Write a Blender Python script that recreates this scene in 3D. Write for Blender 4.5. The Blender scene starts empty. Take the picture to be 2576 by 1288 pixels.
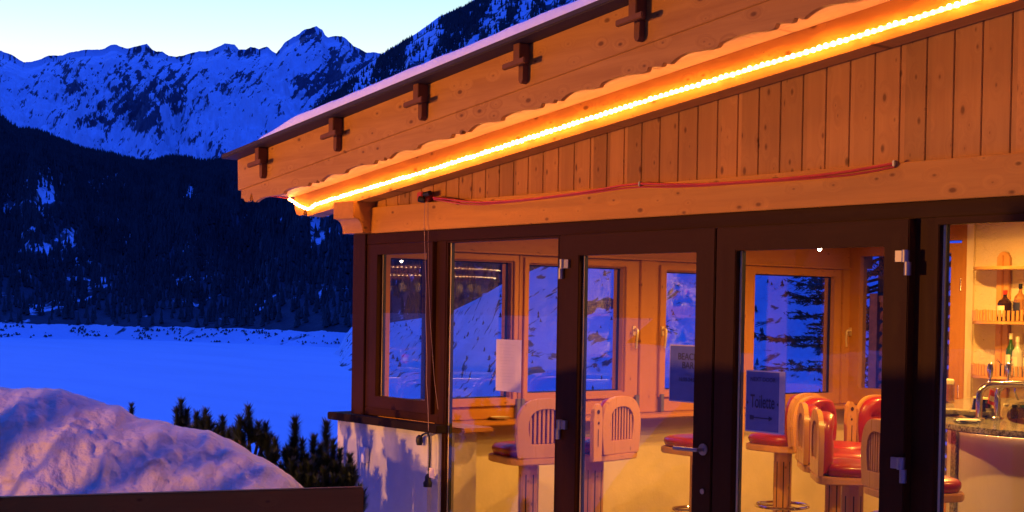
import bpy, bmesh, math, random
import numpy as np
from mathutils import Vector, Matrix
random.seed(7)
rng = np.random.default_rng(11)
S = bpy.context.scene
COL = S.collection

# ------------------------------------------------------------------ camera
FPX, PPX, PPY = 3590., 1288., 858.
HD, PT, RO = math.radians(38.1), math.radians(1.3), .016
F0 = Vector((-math.cos(HD), math.sin(HD), 0)); R0 = Vector((math.sin(HD), math.cos(HD), 0)); ZV = Vector((0, 0, 1))
FW = F0*math.cos(PT) - ZV*math.sin(PT); U0 = F0*math.sin(PT) + ZV*math.cos(PT)
RT = R0*math.cos(RO) + U0*math.sin(RO); UP = -R0*math.sin(RO) + U0*math.cos(RO)
EYE = Vector((0, 0, 1.7))
cam = bpy.data.cameras.new('camera'); camo = bpy.data.objects.new('camera', cam); COL.objects.link(camo)
cam.sensor_width = 36; cam.lens = 36*FPX/2576; cam.shift_y = (PPY-644)/2576; cam.clip_start = .05; cam.clip_end = 60000
m = Matrix.Identity(4)
for i in range(3):
    m[i][0] = RT[i]; m[i][1] = UP[i]; m[i][2] = -FW[i]; m[i][3] = EYE[i]
camo.matrix_world = m
S.camera = camo
S.view_settings.view_transform = 'Standard'; S.view_settings.look = 'None'; S.view_settings.exposure = 0; S.view_settings.gamma = 1
S.cycles.use_denoising = True
S.cycles.max_bounces = 10; S.cycles.diffuse_bounces = 4; S.cycles.transparent_max_bounces = 24
S.cycles.sample_clamp_indirect = 6; S.cycles.caustics_reflective = False; S.cycles.caustics_refractive = False

def ray(x, y): return FW + RT*((x-PPX)/FPX) + UP*((PPY-y)/FPX)
def onY(x, y, Y): d = ray(x, y); return EYE + d*(Y/d.y)
def onX(x, y, X): d = ray(x, y); return EYE + d*(X/d.x)
def onZ(x, y, Z): d = ray(x, y); return EYE + d*((Z-1.7)/d.z)
def onT(x, y, t): return EYE + ray(x, y)*t

# ------------------------------------------------------------------ sky: dusk, pale band over the ridge, deep blue above
SUN_AZ = math.atan2(F0.y, F0.x) + math.radians(15)
W = bpy.data.worlds.new('World'); S.world = W; W.use_nodes = True
nt = W.node_tree; nt.nodes.clear()
def N(t, **k):
    n = nt.nodes.new(t)
    for a, b in k.items(): setattr(n, a, b)
    return n
wo = N('ShaderNodeOutputWorld'); bg = N('ShaderNodeBackground'); tc = N('ShaderNodeTexCoord'); nrm = N('ShaderNodeVectorMath', operation='NORMALIZE')
sep = N('ShaderNodeSeparateXYZ'); nt.links.new(tc.outputs['Generated'], nrm.inputs[0]); nt.links.new(nrm.outputs[0], sep.inputs[0])
r1 = N('ShaderNodeValToRGB'); nt.links.new(sep.outputs['Z'], r1.inputs[0])
cr = r1.color_ramp; cr.elements[0].position = 0.0; cr.elements[0].color = (1.0, 1.0, .97, 1)
cr.elements[1].position = 1.0; cr.elements[1].color = (.014, .105, 1.18, 1)
for p, c in ((.155, (.97, 1.0, 1.0, 1)), (.185, (.74, .97, 1.0, 1)), (.225, (.50, .86, 1.0, 1)), (.32, (.12, .40, 1.0, 1)), (.52, (.022, .11, .98, 1))):
    e = cr.elements.new(p); e.color = c
r2 = N('ShaderNodeValToRGB'); nt.links.new(sep.outputs['Z'], r2.inputs[0])
cr = r2.color_ramp; cr.elements[0].position = 0.0; cr.elements[0].color = (.008, .02, .14, 1)
cr.elements[1].position = 1.0; cr.elements[1].color = (.014, .105, 1.18, 1)
e = cr.elements.new(.22); e.color = (.01, .03, .22, 1)
e = cr.elements.new(.5); e.color = (.018, .085, .95, 1)
dot = N('ShaderNodeVectorMath', operation='DOT_PRODUCT'); nt.links.new(nrm.outputs[0], dot.inputs[0]); dot.inputs[1].default_value = (math.cos(SUN_AZ), math.sin(SUN_AZ), 0)
mr = N('ShaderNodeMapRange', interpolation_type='SMOOTHSTEP'); nt.links.new(dot.outputs['Value'], mr.inputs[0]); mr.inputs[1].default_value = .78; mr.inputs[2].default_value = .93
mx = N('ShaderNodeMix', data_type='RGBA'); nt.links.new(mr.outputs[0], mx.inputs[0]); nt.links.new(r2.outputs[0], mx.inputs[6]); nt.links.new(r1.outputs[0], mx.inputs[7])
sky = N('ShaderNodeTexSky', sky_type='NISHITA'); sky.sun_disc = False; sky.sun_elevation = math.radians(-1.5); sky.sun_rotation = math.pi/2 - SUN_AZ
sc = N('ShaderNodeVectorMath', operation='SCALE'); nt.links.new(sky.outputs[0], sc.inputs[0]); sc.inputs['Scale'].default_value = .004
ad = N('ShaderNodeVectorMath', operation='ADD'); nt.links.new(mx.outputs[2], ad.inputs[0]); nt.links.new(sc.outputs[0], ad.inputs[1])
nt.links.new(ad.outputs[0], bg.inputs[0]); bg.inputs[1].default_value = 1.12; nt.links.new(bg.outputs[0], wo.inputs[0])
# the afterglow: one very weak, wide sun
sl = bpy.data.lights.new('afterglow', 'SUN'); sl.energy = .5; sl.angle = math.radians(25); sl.color = (.05, .16, 1.0)
slo = bpy.data.objects.new('afterglow', sl); COL.objects.link(slo)
sd = Vector((math.cos(SUN_AZ+.4), math.sin(SUN_AZ+.4), .42))
slo.rotation_euler = sd.to_track_quat('Z', 'Y').to_euler()

# ------------------------------------------------------------------ materials
MATS = {}
def newmat(name):
    mt = bpy.data.materials.new(name); mt.use_nodes = True
    t = mt.node_tree; b = t.nodes['Principled BSDF']; MATS[name] = mt
    return mt, t, b
def plain(name, col, rough=.5, metal=0, **k):
    mt, t, b = newmat(name); b.inputs['Base Color'].default_value = (*col, 1); b.inputs['Roughness'].default_value = rough; b.inputs['Metallic'].default_value = metal; b.inputs['Specular IOR Level'].default_value = k.get('spec', .4)
    # slight mottling so that nothing is perfectly uniform
    tc = t.nodes.new('ShaderNodeTexCoord'); n = t.nodes.new('ShaderNodeTexNoise'); n.inputs['Scale'].default_value = k.get('ns', 18); n.inputs['Detail'].default_value = 5
    t.links.new(tc.outputs['Object'], n.inputs['Vector'])
    h = t.nodes.new('ShaderNodeHueSaturation'); h.inputs['Color'].default_value = (*col, 1)
    r = t.nodes.new('ShaderNodeMapRange'); r.inputs[1].default_value = .3; r.inputs[2].default_value = .7; v = k.get('var', .12); r.inputs[3].default_value = 1-v; r.inputs[4].default_value = 1+v
    t.links.new(n.outputs[0], r.inputs[0]); t.links.new(r.outputs[0], h.inputs['Value']); t.links.new(h.outputs[0], b.inputs['Base Color'])
    if k.get('bump'):
        bm = t.nodes.new('ShaderNodeBump'); bm.inputs['Strength'].default_value = k['bump']; bm.inputs['Distance'].default_value = k.get('bd', .01)
        n2 = t.nodes.new('ShaderNodeTexNoise'); n2.inputs['Scale'].default_value = k.get('bs', 60); n2.inputs['Detail'].default_value = 6
        t.links.new(tc.outputs['Object'], n2.inputs['Vector']); t.links.new(n2.outputs[0], bm.inputs['Height']); t.links.new(bm.outputs[0], b.inputs['Normal'])
    return mt
def wood(name, base, dark, axis=0, rough=.45, plank=0, poff=0., knots=1.0, grain=1.0, contrast=.3, paxis=0, depth=None, spec=.16):
    mt, t, b = newmat(name); b.inputs['Specular IOR Level'].default_value = spec
    if depth is None: depth = 0 if axis == 1 else 1
    nd, L = t.nodes, t.links
    tc = nd.new('ShaderNodeTexCoord'); sp = nd.new('ShaderNodeSeparateXYZ'); L.new(tc.outputs['Object'], sp.inputs[0])
    cell = None
    vec = tc.outputs['Object']
    if plank:
        a = nd.new('ShaderNodeMath'); a.operation = 'ADD'; L.new(sp.outputs[paxis], a.inputs[0]); a.inputs[1].default_value = poff
        d = nd.new('ShaderNodeMath'); d.operation = 'DIVIDE'; L.new(a.outputs[0], d.inputs[0]); d.inputs[1].default_value = plank
        fl = nd.new('ShaderNodeMath'); fl.operation = 'FLOOR'; L.new(d.outputs[0], fl.inputs[0])
        wn = nd.new('ShaderNodeTexWhiteNoise'); wn.noise_dimensions = '1D'; L.new(fl.outputs[0], wn.inputs['W']); cell = wn
        sc2 = nd.new('ShaderNodeVectorMath'); sc2.operation = 'SCALE'; L.new(wn.outputs['Color'], sc2.inputs[0]); sc2.inputs['Scale'].default_value = 9
        ad2 = nd.new('ShaderNodeVectorMath'); ad2.operation = 'ADD'; L.new(vec, ad2.inputs[0]); L.new(sc2.outputs[0], ad2.inputs[1]); vec = ad2.outputs[0]
    # knots
    across = 3-axis-depth; sv_ = nd.new('ShaderNodeSeparateXYZ'); L.new(vec, sv_.inputs[0]); ck = nd.new('ShaderNodeCombineXYZ'); L.new(sv_.outputs[across], ck.inputs[0]); L.new(sv_.outputs[axis], ck.inputs[1])
    mk = nd.new('ShaderNodeMapping'); mk.inputs['Scale'].default_value = (9.5, 5.2, 1); L.new(ck.outputs[0], mk.inputs[0])
    vo = nd.new('ShaderNodeTexVoronoi'); vo.voronoi_dimensions = '2D'; vo.inputs['Scale'].default_value = 1; L.new(mk.outputs[0], vo.inputs['Vector'])
    sepc = nd.new('ShaderNodeSeparateColor'); L.new(vo.outputs['Color'], sepc.inputs[0])
    thr = nd.new('ShaderNodeMapRange'); L.new(sepc.outputs[0], thr.inputs[0]); thr.inputs[1].default_value = .35; thr.inputs[2].default_value = 1; thr.inputs[3].default_value = 0; thr.inputs[4].default_value = .09*knots
    sub = nd.new('ShaderNodeMath'); sub.operation = 'SUBTRACT'; L.new(thr.outputs[0], sub.inputs[0]); L.new(vo.outputs['Distance'], sub.inputs[1])
    kn = nd.new('ShaderNodeMapRange'); L.new(sub.outputs[0], kn.inputs[0]); kn.inputs[1].default_value = -.05; kn.inputs[2].default_value = .02
    halo = nd.new('ShaderNodeMapRange'); L.new(sub.outputs[0], halo.inputs[0]); halo.inputs[1].default_value = -.32; halo.inputs[2].default_value = -.0
    # grain, bent around the knots
    mg = nd.new('ShaderNodeMapping'); s = [16*grain]*3; s[axis] = .9*grain; mg.inputs['Scale'].default_value = s; L.new(vec, mg.inputs[0])
    off = nd.new('ShaderNodeVectorMath'); off.operation = 'SCALE'; cmb = nd.new('ShaderNodeCombineXYZ')
    for i in range(3): L.new(halo.outputs[0], cmb.inputs[i])
    L.new(cmb.outputs[0], off.inputs[0]); off.inputs['Scale'].default_value = 1.3
    av = nd.new('ShaderNodeVectorMath'); av.operation = 'ADD'; L.new(mg.outputs[0], av.inputs[0]); L.new(off.outputs[0], av.inputs[1])
    g = nd.new('ShaderNodeTexNoise'); g.inputs['Scale'].default_value = 1.0; g.inputs['Detail'].default_value = 6; g.inputs['Roughness'].default_value = .62; g.inputs['Distortion'].default_value = .35; L.new(av.outputs[0], g.inputs['Vector'])
    fine = nd.new('ShaderNodeTexNoise'); fine.inputs['Scale'].default_value = 5; fine.inputs['Detail'].default_value = 3; L.new(av.outputs[0], fine.inputs['Vector'])
    blot = nd.new('ShaderNodeTexNoise'); blot.inputs['Scale'].default_value = 2.2; blot.inputs['Detail'].default_value = 3; L.new(vec, blot.inputs['Vector'])
    m1 = nd.new('ShaderNodeMapRange'); L.new(g.outputs[0], m1.inputs[0]); m1.inputs[1].default_value = .38; m1.inputs[2].default_value = .68; m1.inputs[4].default_value = contrast
    m2 = nd.new('ShaderNodeMath'); m2.operation = 'MULTIPLY_ADD'; L.new(fine.outputs[0], m2.inputs[0]); m2.inputs[1].default_value = contrast*.7; L.new(m1.outputs[0], m2.inputs[2])
    m3 = nd.new('ShaderNodeMath'); m3.operation = 'MULTIPLY_ADD'; L.new(blot.outputs[0], m3.inputs[0]); m3.inputs[1].default_value = contrast*.8; L.new(m2.outputs[0], m3.inputs[2])
    s4 = nd.new('ShaderNodeMath'); s4.operation = 'SUBTRACT'; s4.use_clamp = True; L.new(m3.outputs[0], s4.inputs[0]); s4.inputs[1].default_value = contrast*.6
    c1 = nd.new('ShaderNodeMix'); c1.data_type = 'RGBA'; L.new(s4.outputs[0], c1.inputs[0]); c1.inputs[6].default_value = (*base, 1); c1.inputs[7].default_value = (*dark, 1)
    hs = nd.new('ShaderNodeHueSaturation'); L.new(c1.outputs[2], hs.inputs['Color'])
    if cell:
        vr = nd.new('ShaderNodeMapRange'); L.new(cell.outputs['Value'], vr.inputs[0]); vr.inputs[3].default_value = .74; vr.inputs[4].default_value = 1.2; L.new(vr.outputs[0], hs.inputs['Value'])
    c2 = nd.new('ShaderNodeMix'); c2.data_type = 'RGBA'; km = nd.new('ShaderNodeMath'); km.operation = 'MULTIPLY'; L.new(kn.outputs[0], km.inputs[0]); km.inputs[1].default_value = .75 if knots else 0
    L.new(km.outputs[0], c2.inputs[0]); L.new(hs.outputs[0], c2.inputs[6]); c2.inputs[7].default_value = (dark[0]*.35, dark[1]*.28, dark[2]*.25, 1)
    L.new(c2.outputs[2], b.inputs['Base Color'])
    rr = nd.new('ShaderNodeMapRange'); L.new(g.outputs[0], rr.inputs[0]); rr.inputs[3].default_value = rough-.08; rr.inputs[4].default_value = rough+.12; L.new(rr.outputs[0], b.inputs['Roughness'])
    bp = nd.new('ShaderNodeBump'); bp.inputs['Strength'].default_value = .22; bp.inputs['Distance'].default_value = .004; L.new(m2.outputs[0], bp.inputs['Height']); L.new(bp.outputs[0], b.inputs['Normal'])
    return mt

PINE, PINED = (.50, .23, .032), (.25, .085, .012)
wood('pine_x', PINE, PINED, 0, .5)
wood('pine_x2', (.47, .22, .038), PINED, 0, .55, contrast=.4)
wood('pine_y', PINE, PINED, 1, .45, knots=.7)
wood('pine_z', PINE, PINED, 2, .45, knots=.8)
wood('planks', (.43, .20, .042), (.24, .085, .016), 2, .4, plank=.1305, poff=0, knots=.9, contrast=.34)
wood('soffit', (.52, .30, .14), (.32, .15, .06), 0, .5, plank=.11, knots=.5, paxis=1)
wood('inner_pine', (.46, .195, .042), (.30, .11, .022), 2, .32, knots=.5, contrast=.25, depth=0)
wood('inner_pine_h', (.46, .195, .042), (.30, .11, .022), 1, .32, knots=.5, contrast=.25)
wood('stool_wood', (.54, .27, .075), (.36, .15, .035), 2, .28, knots=.6, contrast=.25, spec=.45)
wood('frame_z', (.040, .0125, .0028), (.022, .006, .0016), 2, .5, knots=0, grain=1.6, spec=.07)
wood('frame_x', (.040, .0125, .0028), (.022, .006, .0016), 0, .5, knots=0, grain=1.6, spec=.07)
wood('cross_wood', (.17, .062, .014), (.09, .03, .007), 2, .6, knots=0)
wood('opening_shade', (.05, .018, .009), (.025, .009, .005), 2, .6, knots=0)  # dark tone standing in for the shade inside slits and holes
wood('oldboard', (.30, .095, .012), (.16, .045, .006), 0, .6, knots=.5, spec=.06)
plain('roof_metal', (.030, .015, .010), .7, 0, bump=.2)
plain('cap_stone', (.018, .009, .005), .8, spec=.08)
plain('handle_metal', (.75, .58, .36), .45, .6)
plain('plaster_out', (.50, .50, .52), .9, 0, bump=.5, bs=140, bd=.004, var=.05)
plain('plaster_in', (.62, .50, .33), .85, 0, bump=.35, bs=40, bd=.006, var=.09, ns=4)
plain('black_rubber', (.008, .008, .009), .5)
plain('gap_brown', (.05, .02, .008), .9)
plain('gap_black', (.004, .003, .003), .9)
plain('chrome', (.75, .73, .70), .14, 1, var=.03)
plain('satin_metal', (.27, .25, .25), .5, 1, var=.05)
plain('spacer', (.88, .66, .30), .4, 0, var=.05)
plain('paper', (.72, .60, .54), .8, var=.04)
plain('laminate', (.10, .115, .26), .25, var=.06)
plain('laminate_edge', (.5, .42, .38), .3)
plain('ink', (.02, .02, .06), .6)
plain('ink_soft', (.10, .10, .2), .6)
plain('white_plastic', (.7, .7, .7), .4)
plain('red_cable', (.42, .035, .012), .35)
plain('thin_cord', (.32, .2, .16), .6)
plain('lattice_wood', (.34, .13, .05), .7, var=.25)
plain('bark', (.05, .028, .018), .9, bump=.6, bs=30)
plain('beer', (.55, .22, .03), .12)
plain('foam', (.85, .78, .6), .7)
plain('cream_panel', (.70, .62, .50), .3, 0, var=.06, ns=3)
plain('brochure', (.66, .64, .62), .35)
plain('brochure_blue', (.05, .07, .2), .3)
plain('floor_tile', (.22, .14, .09), .4)
plain('red_label', (.5, .03, .02), .4)
plain('bottle_label', (.70, .62, .45), .6)
plain('needles', (.020, .032, .012), .6, var=.35, ns=30)
plain('spruce_needles', (.016, .026, .012), .65, var=.35, ns=8)
# red leather
mt, t, b = newmat('leather'); b.inputs['Base Color'].default_value = (.27, .008, .005, 1); b.inputs['Roughness'].default_value = .36; b.inputs['Coat Weight'].default_value = .25; b.inputs['Coat Roughness'].default_value = .15
v = t.nodes.new('ShaderNodeTexVoronoi'); v.inputs['Scale'].default_value = 160; bp = t.nodes.new('ShaderNodeBump'); bp.inputs['Strength'].default_value = .12; bp.inputs['Distance'].default_value = .002
tcn = t.nodes.new('ShaderNodeTexCoord'); t.links.new(tcn.outputs['Object'], v.inputs['Vector']); t.links.new(v.outputs['Distance'], bp.inputs['Height']); t.links.new(bp.outputs[0], b.inputs['Normal'])
# granite
mt, t, b = newmat('granite'); b.inputs['Roughness'].default_value = .16
tcn = t.nodes.new('ShaderNodeTexCoord'); n = t.nodes.new('ShaderNodeTexNoise'); n.inputs['Scale'].default_value = 60; n.inputs['Detail'].default_value = 8; n.inputs['Roughness'].default_value = .7
t.links.new(tcn.outputs['Object'], n.inputs['Vector']); r = t.nodes.new('ShaderNodeValToRGB'); t.links.new(n.outputs[0], r.inputs[0]); t.links.new(r.outputs[0], b.inputs['Base Color'])
r.color_ramp.elements[0].position = .38; r.color_ramp.elements[0].color = (.03, .028, .025, 1); r.color_ramp.elements[1].position = .62; r.color_ramp.elements[1].color = (.42, .38, .28, 1)
# straw plaster on the bar's back wall
mt, t, b = newmat('straw_plaster'); b.inputs['Roughness'].default_value = .9
tcn = t.nodes.new('ShaderNodeTexCoord'); mp = t.nodes.new('ShaderNodeMapping'); mp.inputs['Scale'].default_value = (24, 24, 24); mp.inputs['Rotation'].default_value = (.6, .4, .7)
t.links.new(tcn.outputs['Object'], mp.inputs[0]); n = t.nodes.new('ShaderNodeTexNoise'); n.inputs['Scale'].default_value = 1; n.inputs['Detail'].default_value = 7; n.inputs['Roughness'].default_value = .72; n.inputs['Distortion'].default_value = 1.5
t.links.new(mp.outputs[0], n.inputs['Vector']); r = t.nodes.new('ShaderNodeValToRGB'); t.links.new(n.outputs[0], r.inputs[0]); t.links.new(r.outputs[0], b.inputs['Base Color'])
r.color_ramp.elements[0].position = .27; r.color_ramp.elements[0].color = (.30, .16, .06, 1); r.color_ramp.elements[1].position = .40; r.color_ramp.elements[1].color = (.66, .52, .33, 1)
bp = t.nodes.new('ShaderNodeBump'); bp.inputs['Strength'].default_value = .7; bp.inputs['Distance'].default_value = .02; t.links.new(n.outputs[0], bp.inputs['Height']); t.links.new(bp.outputs[0], b.inputs['Normal'])
# window glass: clear pane with a plain reflection, stronger at a slant
def glassmat(name, base=.05, tint=(1, 1, 1)):
    mt = bpy.data.materials.new(name); mt.use_nodes = True; t = mt.node_tree; t.nodes.clear(); MATS[name] = mt
    o = t.nodes.new('ShaderNodeOutputMaterial'); tr = t.nodes.new('ShaderNodeBsdfTransparent'); tr.inputs[0].default_value = (*tint, 1); gl = t.nodes.new('ShaderNodeBsdfGlossy'); gl.inputs['Roughness'].default_value = .0
    lw = t.nodes.new('ShaderNodeLayerWeight'); lw.inputs['Blend'].default_value = .5
    p = t.nodes.new('ShaderNodeMath'); p.operation = 'POWER'; t.links.new(lw.outputs['Facing'], p.inputs[0]); p.inputs[1].default_value = 4
    q = t.nodes.new('ShaderNodeMath'); q.operation = 'MULTIPLY_ADD'; q.use_clamp = True; t.links.new(p.outputs[0], q.inputs[0]); q.inputs[1].default_value = .7; q.inputs[2].default_value = base
    mx = t.nodes.new('ShaderNodeMixShader'); t.links.new(q.outputs[0], mx.inputs[0]); t.links.new(tr.outputs[0], mx.inputs[1]); t.links.new(gl.outputs[0], mx.inputs[2]); t.links.new(mx.outputs[0], o.inputs[0])
    return mt
glassmat('glass_front', .035, (.97, .97, .97)); glassmat('glass_side', .09, (.87, .88, .92)); glassmat('glass_item', .12, (.86, .84, .8))
def bottleglass(name, col):
    mt, t, b = newmat(name); b.inputs['Base Color'].default_value = (*col, 1); b.inputs['Roughness'].default_value = .06; b.inputs['Coat Weight'].default_value = .6
bottleglass('bottle_dark', (.03, .012, .006)); bottleglass('bottle_green', (.02, .07, .012)); bottleglass('bottle_amber', (.28, .12, .03)); bottleglass('bottle_blue', (.008, .01, .03)); bottleglass('bottle_clear', (.5, .46, .36))
def emis(name, col, st):
    mt = bpy.data.materials.new(name); mt.use_nodes = True; t = mt.node_tree; t.nodes.clear(); MATS[name] = mt
    o = t.nodes.new('ShaderNodeOutputMaterial'); e = t.nodes.new('ShaderNodeEmission'); e.inputs[0].default_value = (*col, 1); e.inputs[1].default_value = st; t.links.new(e.outputs[0], o.inputs[0])
emis('led_warm', (1.0, .37, .08), 66); emis('led_tube', (1.0, .36, .06), 14); emis('led_bar', (1.0, .42, .10), 3.5); emis('led_rack', (1.0, .6, .25), 18); emis('led_small', (1.0, .55, .2), 11); emis('lamp_glow', (1.0, .4, .1), 40); emis('halogen', (1.0, .8, .5), 60)
# snow near the house
mt, t, b = newmat('snow_near'); b.inputs['Roughness'].default_value = .75; b.inputs['Subsurface Weight'].default_value = .0
tcn = t.nodes.new('ShaderNodeTexCoord'); n = t.nodes.new('ShaderNodeTexNoise'); n.inputs['Scale'].default_value = 3.2; n.inputs['Detail'].default_value = 7; n.inputs['Roughness'].default_value = .62
t.links.new(tcn.outputs['Object'], n.inputs['Vector']); r = t.nodes.new('ShaderNodeValToRGB'); t.links.new(n.outputs[0], r.inputs[0]); t.links.new(r.outputs[0], b.inputs['Base Color'])
r.color_ramp.elements[0].position = .29; r.color_ramp.elements[0].color = (.22, .15, .10, 1); r.color_ramp.elements[1].position = .44; r.color_ramp.elements[1].color = (.60, .52, .38, 1)
n2 = t.nodes.new('ShaderNodeTexNoise'); n2.inputs['Scale'].default_value = 9; n2.inputs['Detail'].default_value = 9; t.links.new(tcn.outputs['Object'], n2.inputs['Vector'])
bp = t.nodes.new('ShaderNodeBump'); bp.inputs['Strength'].default_value = .9; bp.inputs['Distance'].default_value = .06; t.links.new(n2.outputs[0], bp.inputs['Height']); t.links.new(bp.outputs[0], b.inputs['Normal'])
plain('snow_clean', (.82, .82, .84), .7, 0, bump=.3, bs=30, bd=.02, var=.03)
# lake ice under snow
mt, t, b = newmat('lake_snow'); b.inputs['Roughness'].default_value = .9; b.inputs['Base Color'].default_value = (.86, .87, .9, 1)
n = t.nodes.new('ShaderNodeTexNoise'); n.inputs['Scale'].default_value = 1; n.inputs['Detail'].default_value = 8; n.inputs['Roughness'].default_value = .6; geo = t.nodes.new('ShaderNodeNewGeometry'); mpl = t.nodes.new('ShaderNodeMapping'); mpl.inputs['Scale'].default_value = (.004, .022, 1); mpl.inputs['Rotation'].default_value = (0, 0, .5); t.links.new(geo.outputs['Position'], mpl.inputs[0]); t.links.new(mpl.outputs[0], n.inputs['Vector'])
r = t.nodes.new('ShaderNodeMapRange'); r.inputs[3].default_value = .76; r.inputs[4].default_value = .98; t.links.new(n.outputs[0], r.inputs[0]); cb = t.nodes.new('ShaderNodeCombineColor')
for i in range(3): t.links.new(r.outputs[0], cb.inputs[i])
t.links.new(cb.outputs[0], b.inputs['Base Color'])
# mountain: snow with rock, or dark forest floor, where the mesh attribute says and noise breaks it up
def mountain(name, s1, s2, rock, attr='rock', lo=.47, hi=.53, stretch=(1, 1, 1), snow=(.88, .89, .92), na=1):
    mt, t, b = newmat(name); b.inputs['Roughness'].default_value = .9; nd, L = t.nodes, t.links
    geo = nd.new('ShaderNodeNewGeometry'); mp = nd.new('ShaderNodeMapping'); mp.inputs['Scale'].default_value = stretch; mp.inputs['Rotation'].default_value = (.5, .35, .9); L.new(geo.outputs['Position'], mp.inputs[0])
    n = nd.new('ShaderNodeTexNoise'); n.inputs['Scale'].default_value = s1; n.inputs['Detail'].default_value = 7; n.inputs['Roughness'].default_value = .6; n.inputs['Distortion'].default_value = .5; L.new(mp.outputs[0], n.inputs['Vector'])
    at = nd.new('ShaderNodeAttribute'); at.attribute_name = attr
    nq = nd.new('ShaderNodeMath'); nq.operation = 'MULTIPLY_ADD'; L.new(n.outputs[0], nq.inputs[0]); nq.inputs[1].default_value = na; nq.inputs[2].default_value = .5*(1-na)
    a = nd.new('ShaderNodeMath'); a.operation = 'ADD'; L.new(nq.outputs[0], a.inputs[0]); L.new(at.outputs['Fac'], a.inputs[1])
    mr = nd.new('ShaderNodeMapRange'); mr.interpolation_type = 'SMOOTHSTEP'; L.new(a.outputs[0], mr.inputs[0]); mr.inputs[1].default_value = lo; mr.inputs[2].default_value = hi
    n3 = nd.new('ShaderNodeTexNoise'); n3.inputs['Scale'].default_value = s1*.35; n3.inputs['Detail'].default_value = 4; L.new(geo.outputs['Position'], n3.inputs['Vector'])
    sv = nd.new('ShaderNodeMapRange'); L.new(n3.outputs[0], sv.inputs[0]); sv.inputs[1].default_value = .3; sv.inputs[2].default_value = .7; sv.inputs[3].default_value = .86; sv.inputs[4].default_value = 1.02
    hv = nd.new('ShaderNodeHueSaturation'); hv.inputs['Color'].default_value = (*snow, 1); L.new(sv.outputs[0], hv.inputs['Value'])
    c = nd.new('ShaderNodeMix'); c.data_type = 'RGBA'; L.new(mr.outputs[0], c.inputs[0]); L.new(hv.outputs[0], c.inputs[6]); c.inputs[7].default_value = (*rock, 1); L.new(c.outputs[2], b.inputs['Base Color'])
    n2 = nd.new('ShaderNodeTexNoise'); n2.inputs['Scale'].default_value = s2; n2.inputs['Detail'].default_value = 8; n2.inputs['Roughness'].default_value = .6; L.new(mp.outputs[0], n2.inputs['Vector'])
    bp = nd.new('ShaderNodeBump'); bp.inputs['Strength'].default_value = .6; bp.inputs['Distance'].default_value = .25/s2; L.new(n2.outputs[0], bp.inputs['Height']); L.new(bp.outputs[0], b.inputs['Normal'])
mountain('far_rock', .03, .009, (.075, .07, .095), lo=.53, hi=.588, stretch=(1, 1, .8), na=.4)
mountain('shaded_forest_ground', .016, .01, (.055, .055, .06))  # dark tone covers undergrowth and the shade between trees
mountain('shore_rock', .07, .05, (.06, .05, .045))
plain('tree_dark', (.050, .056, .050), .9, var=.3, ns=.05)

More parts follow.
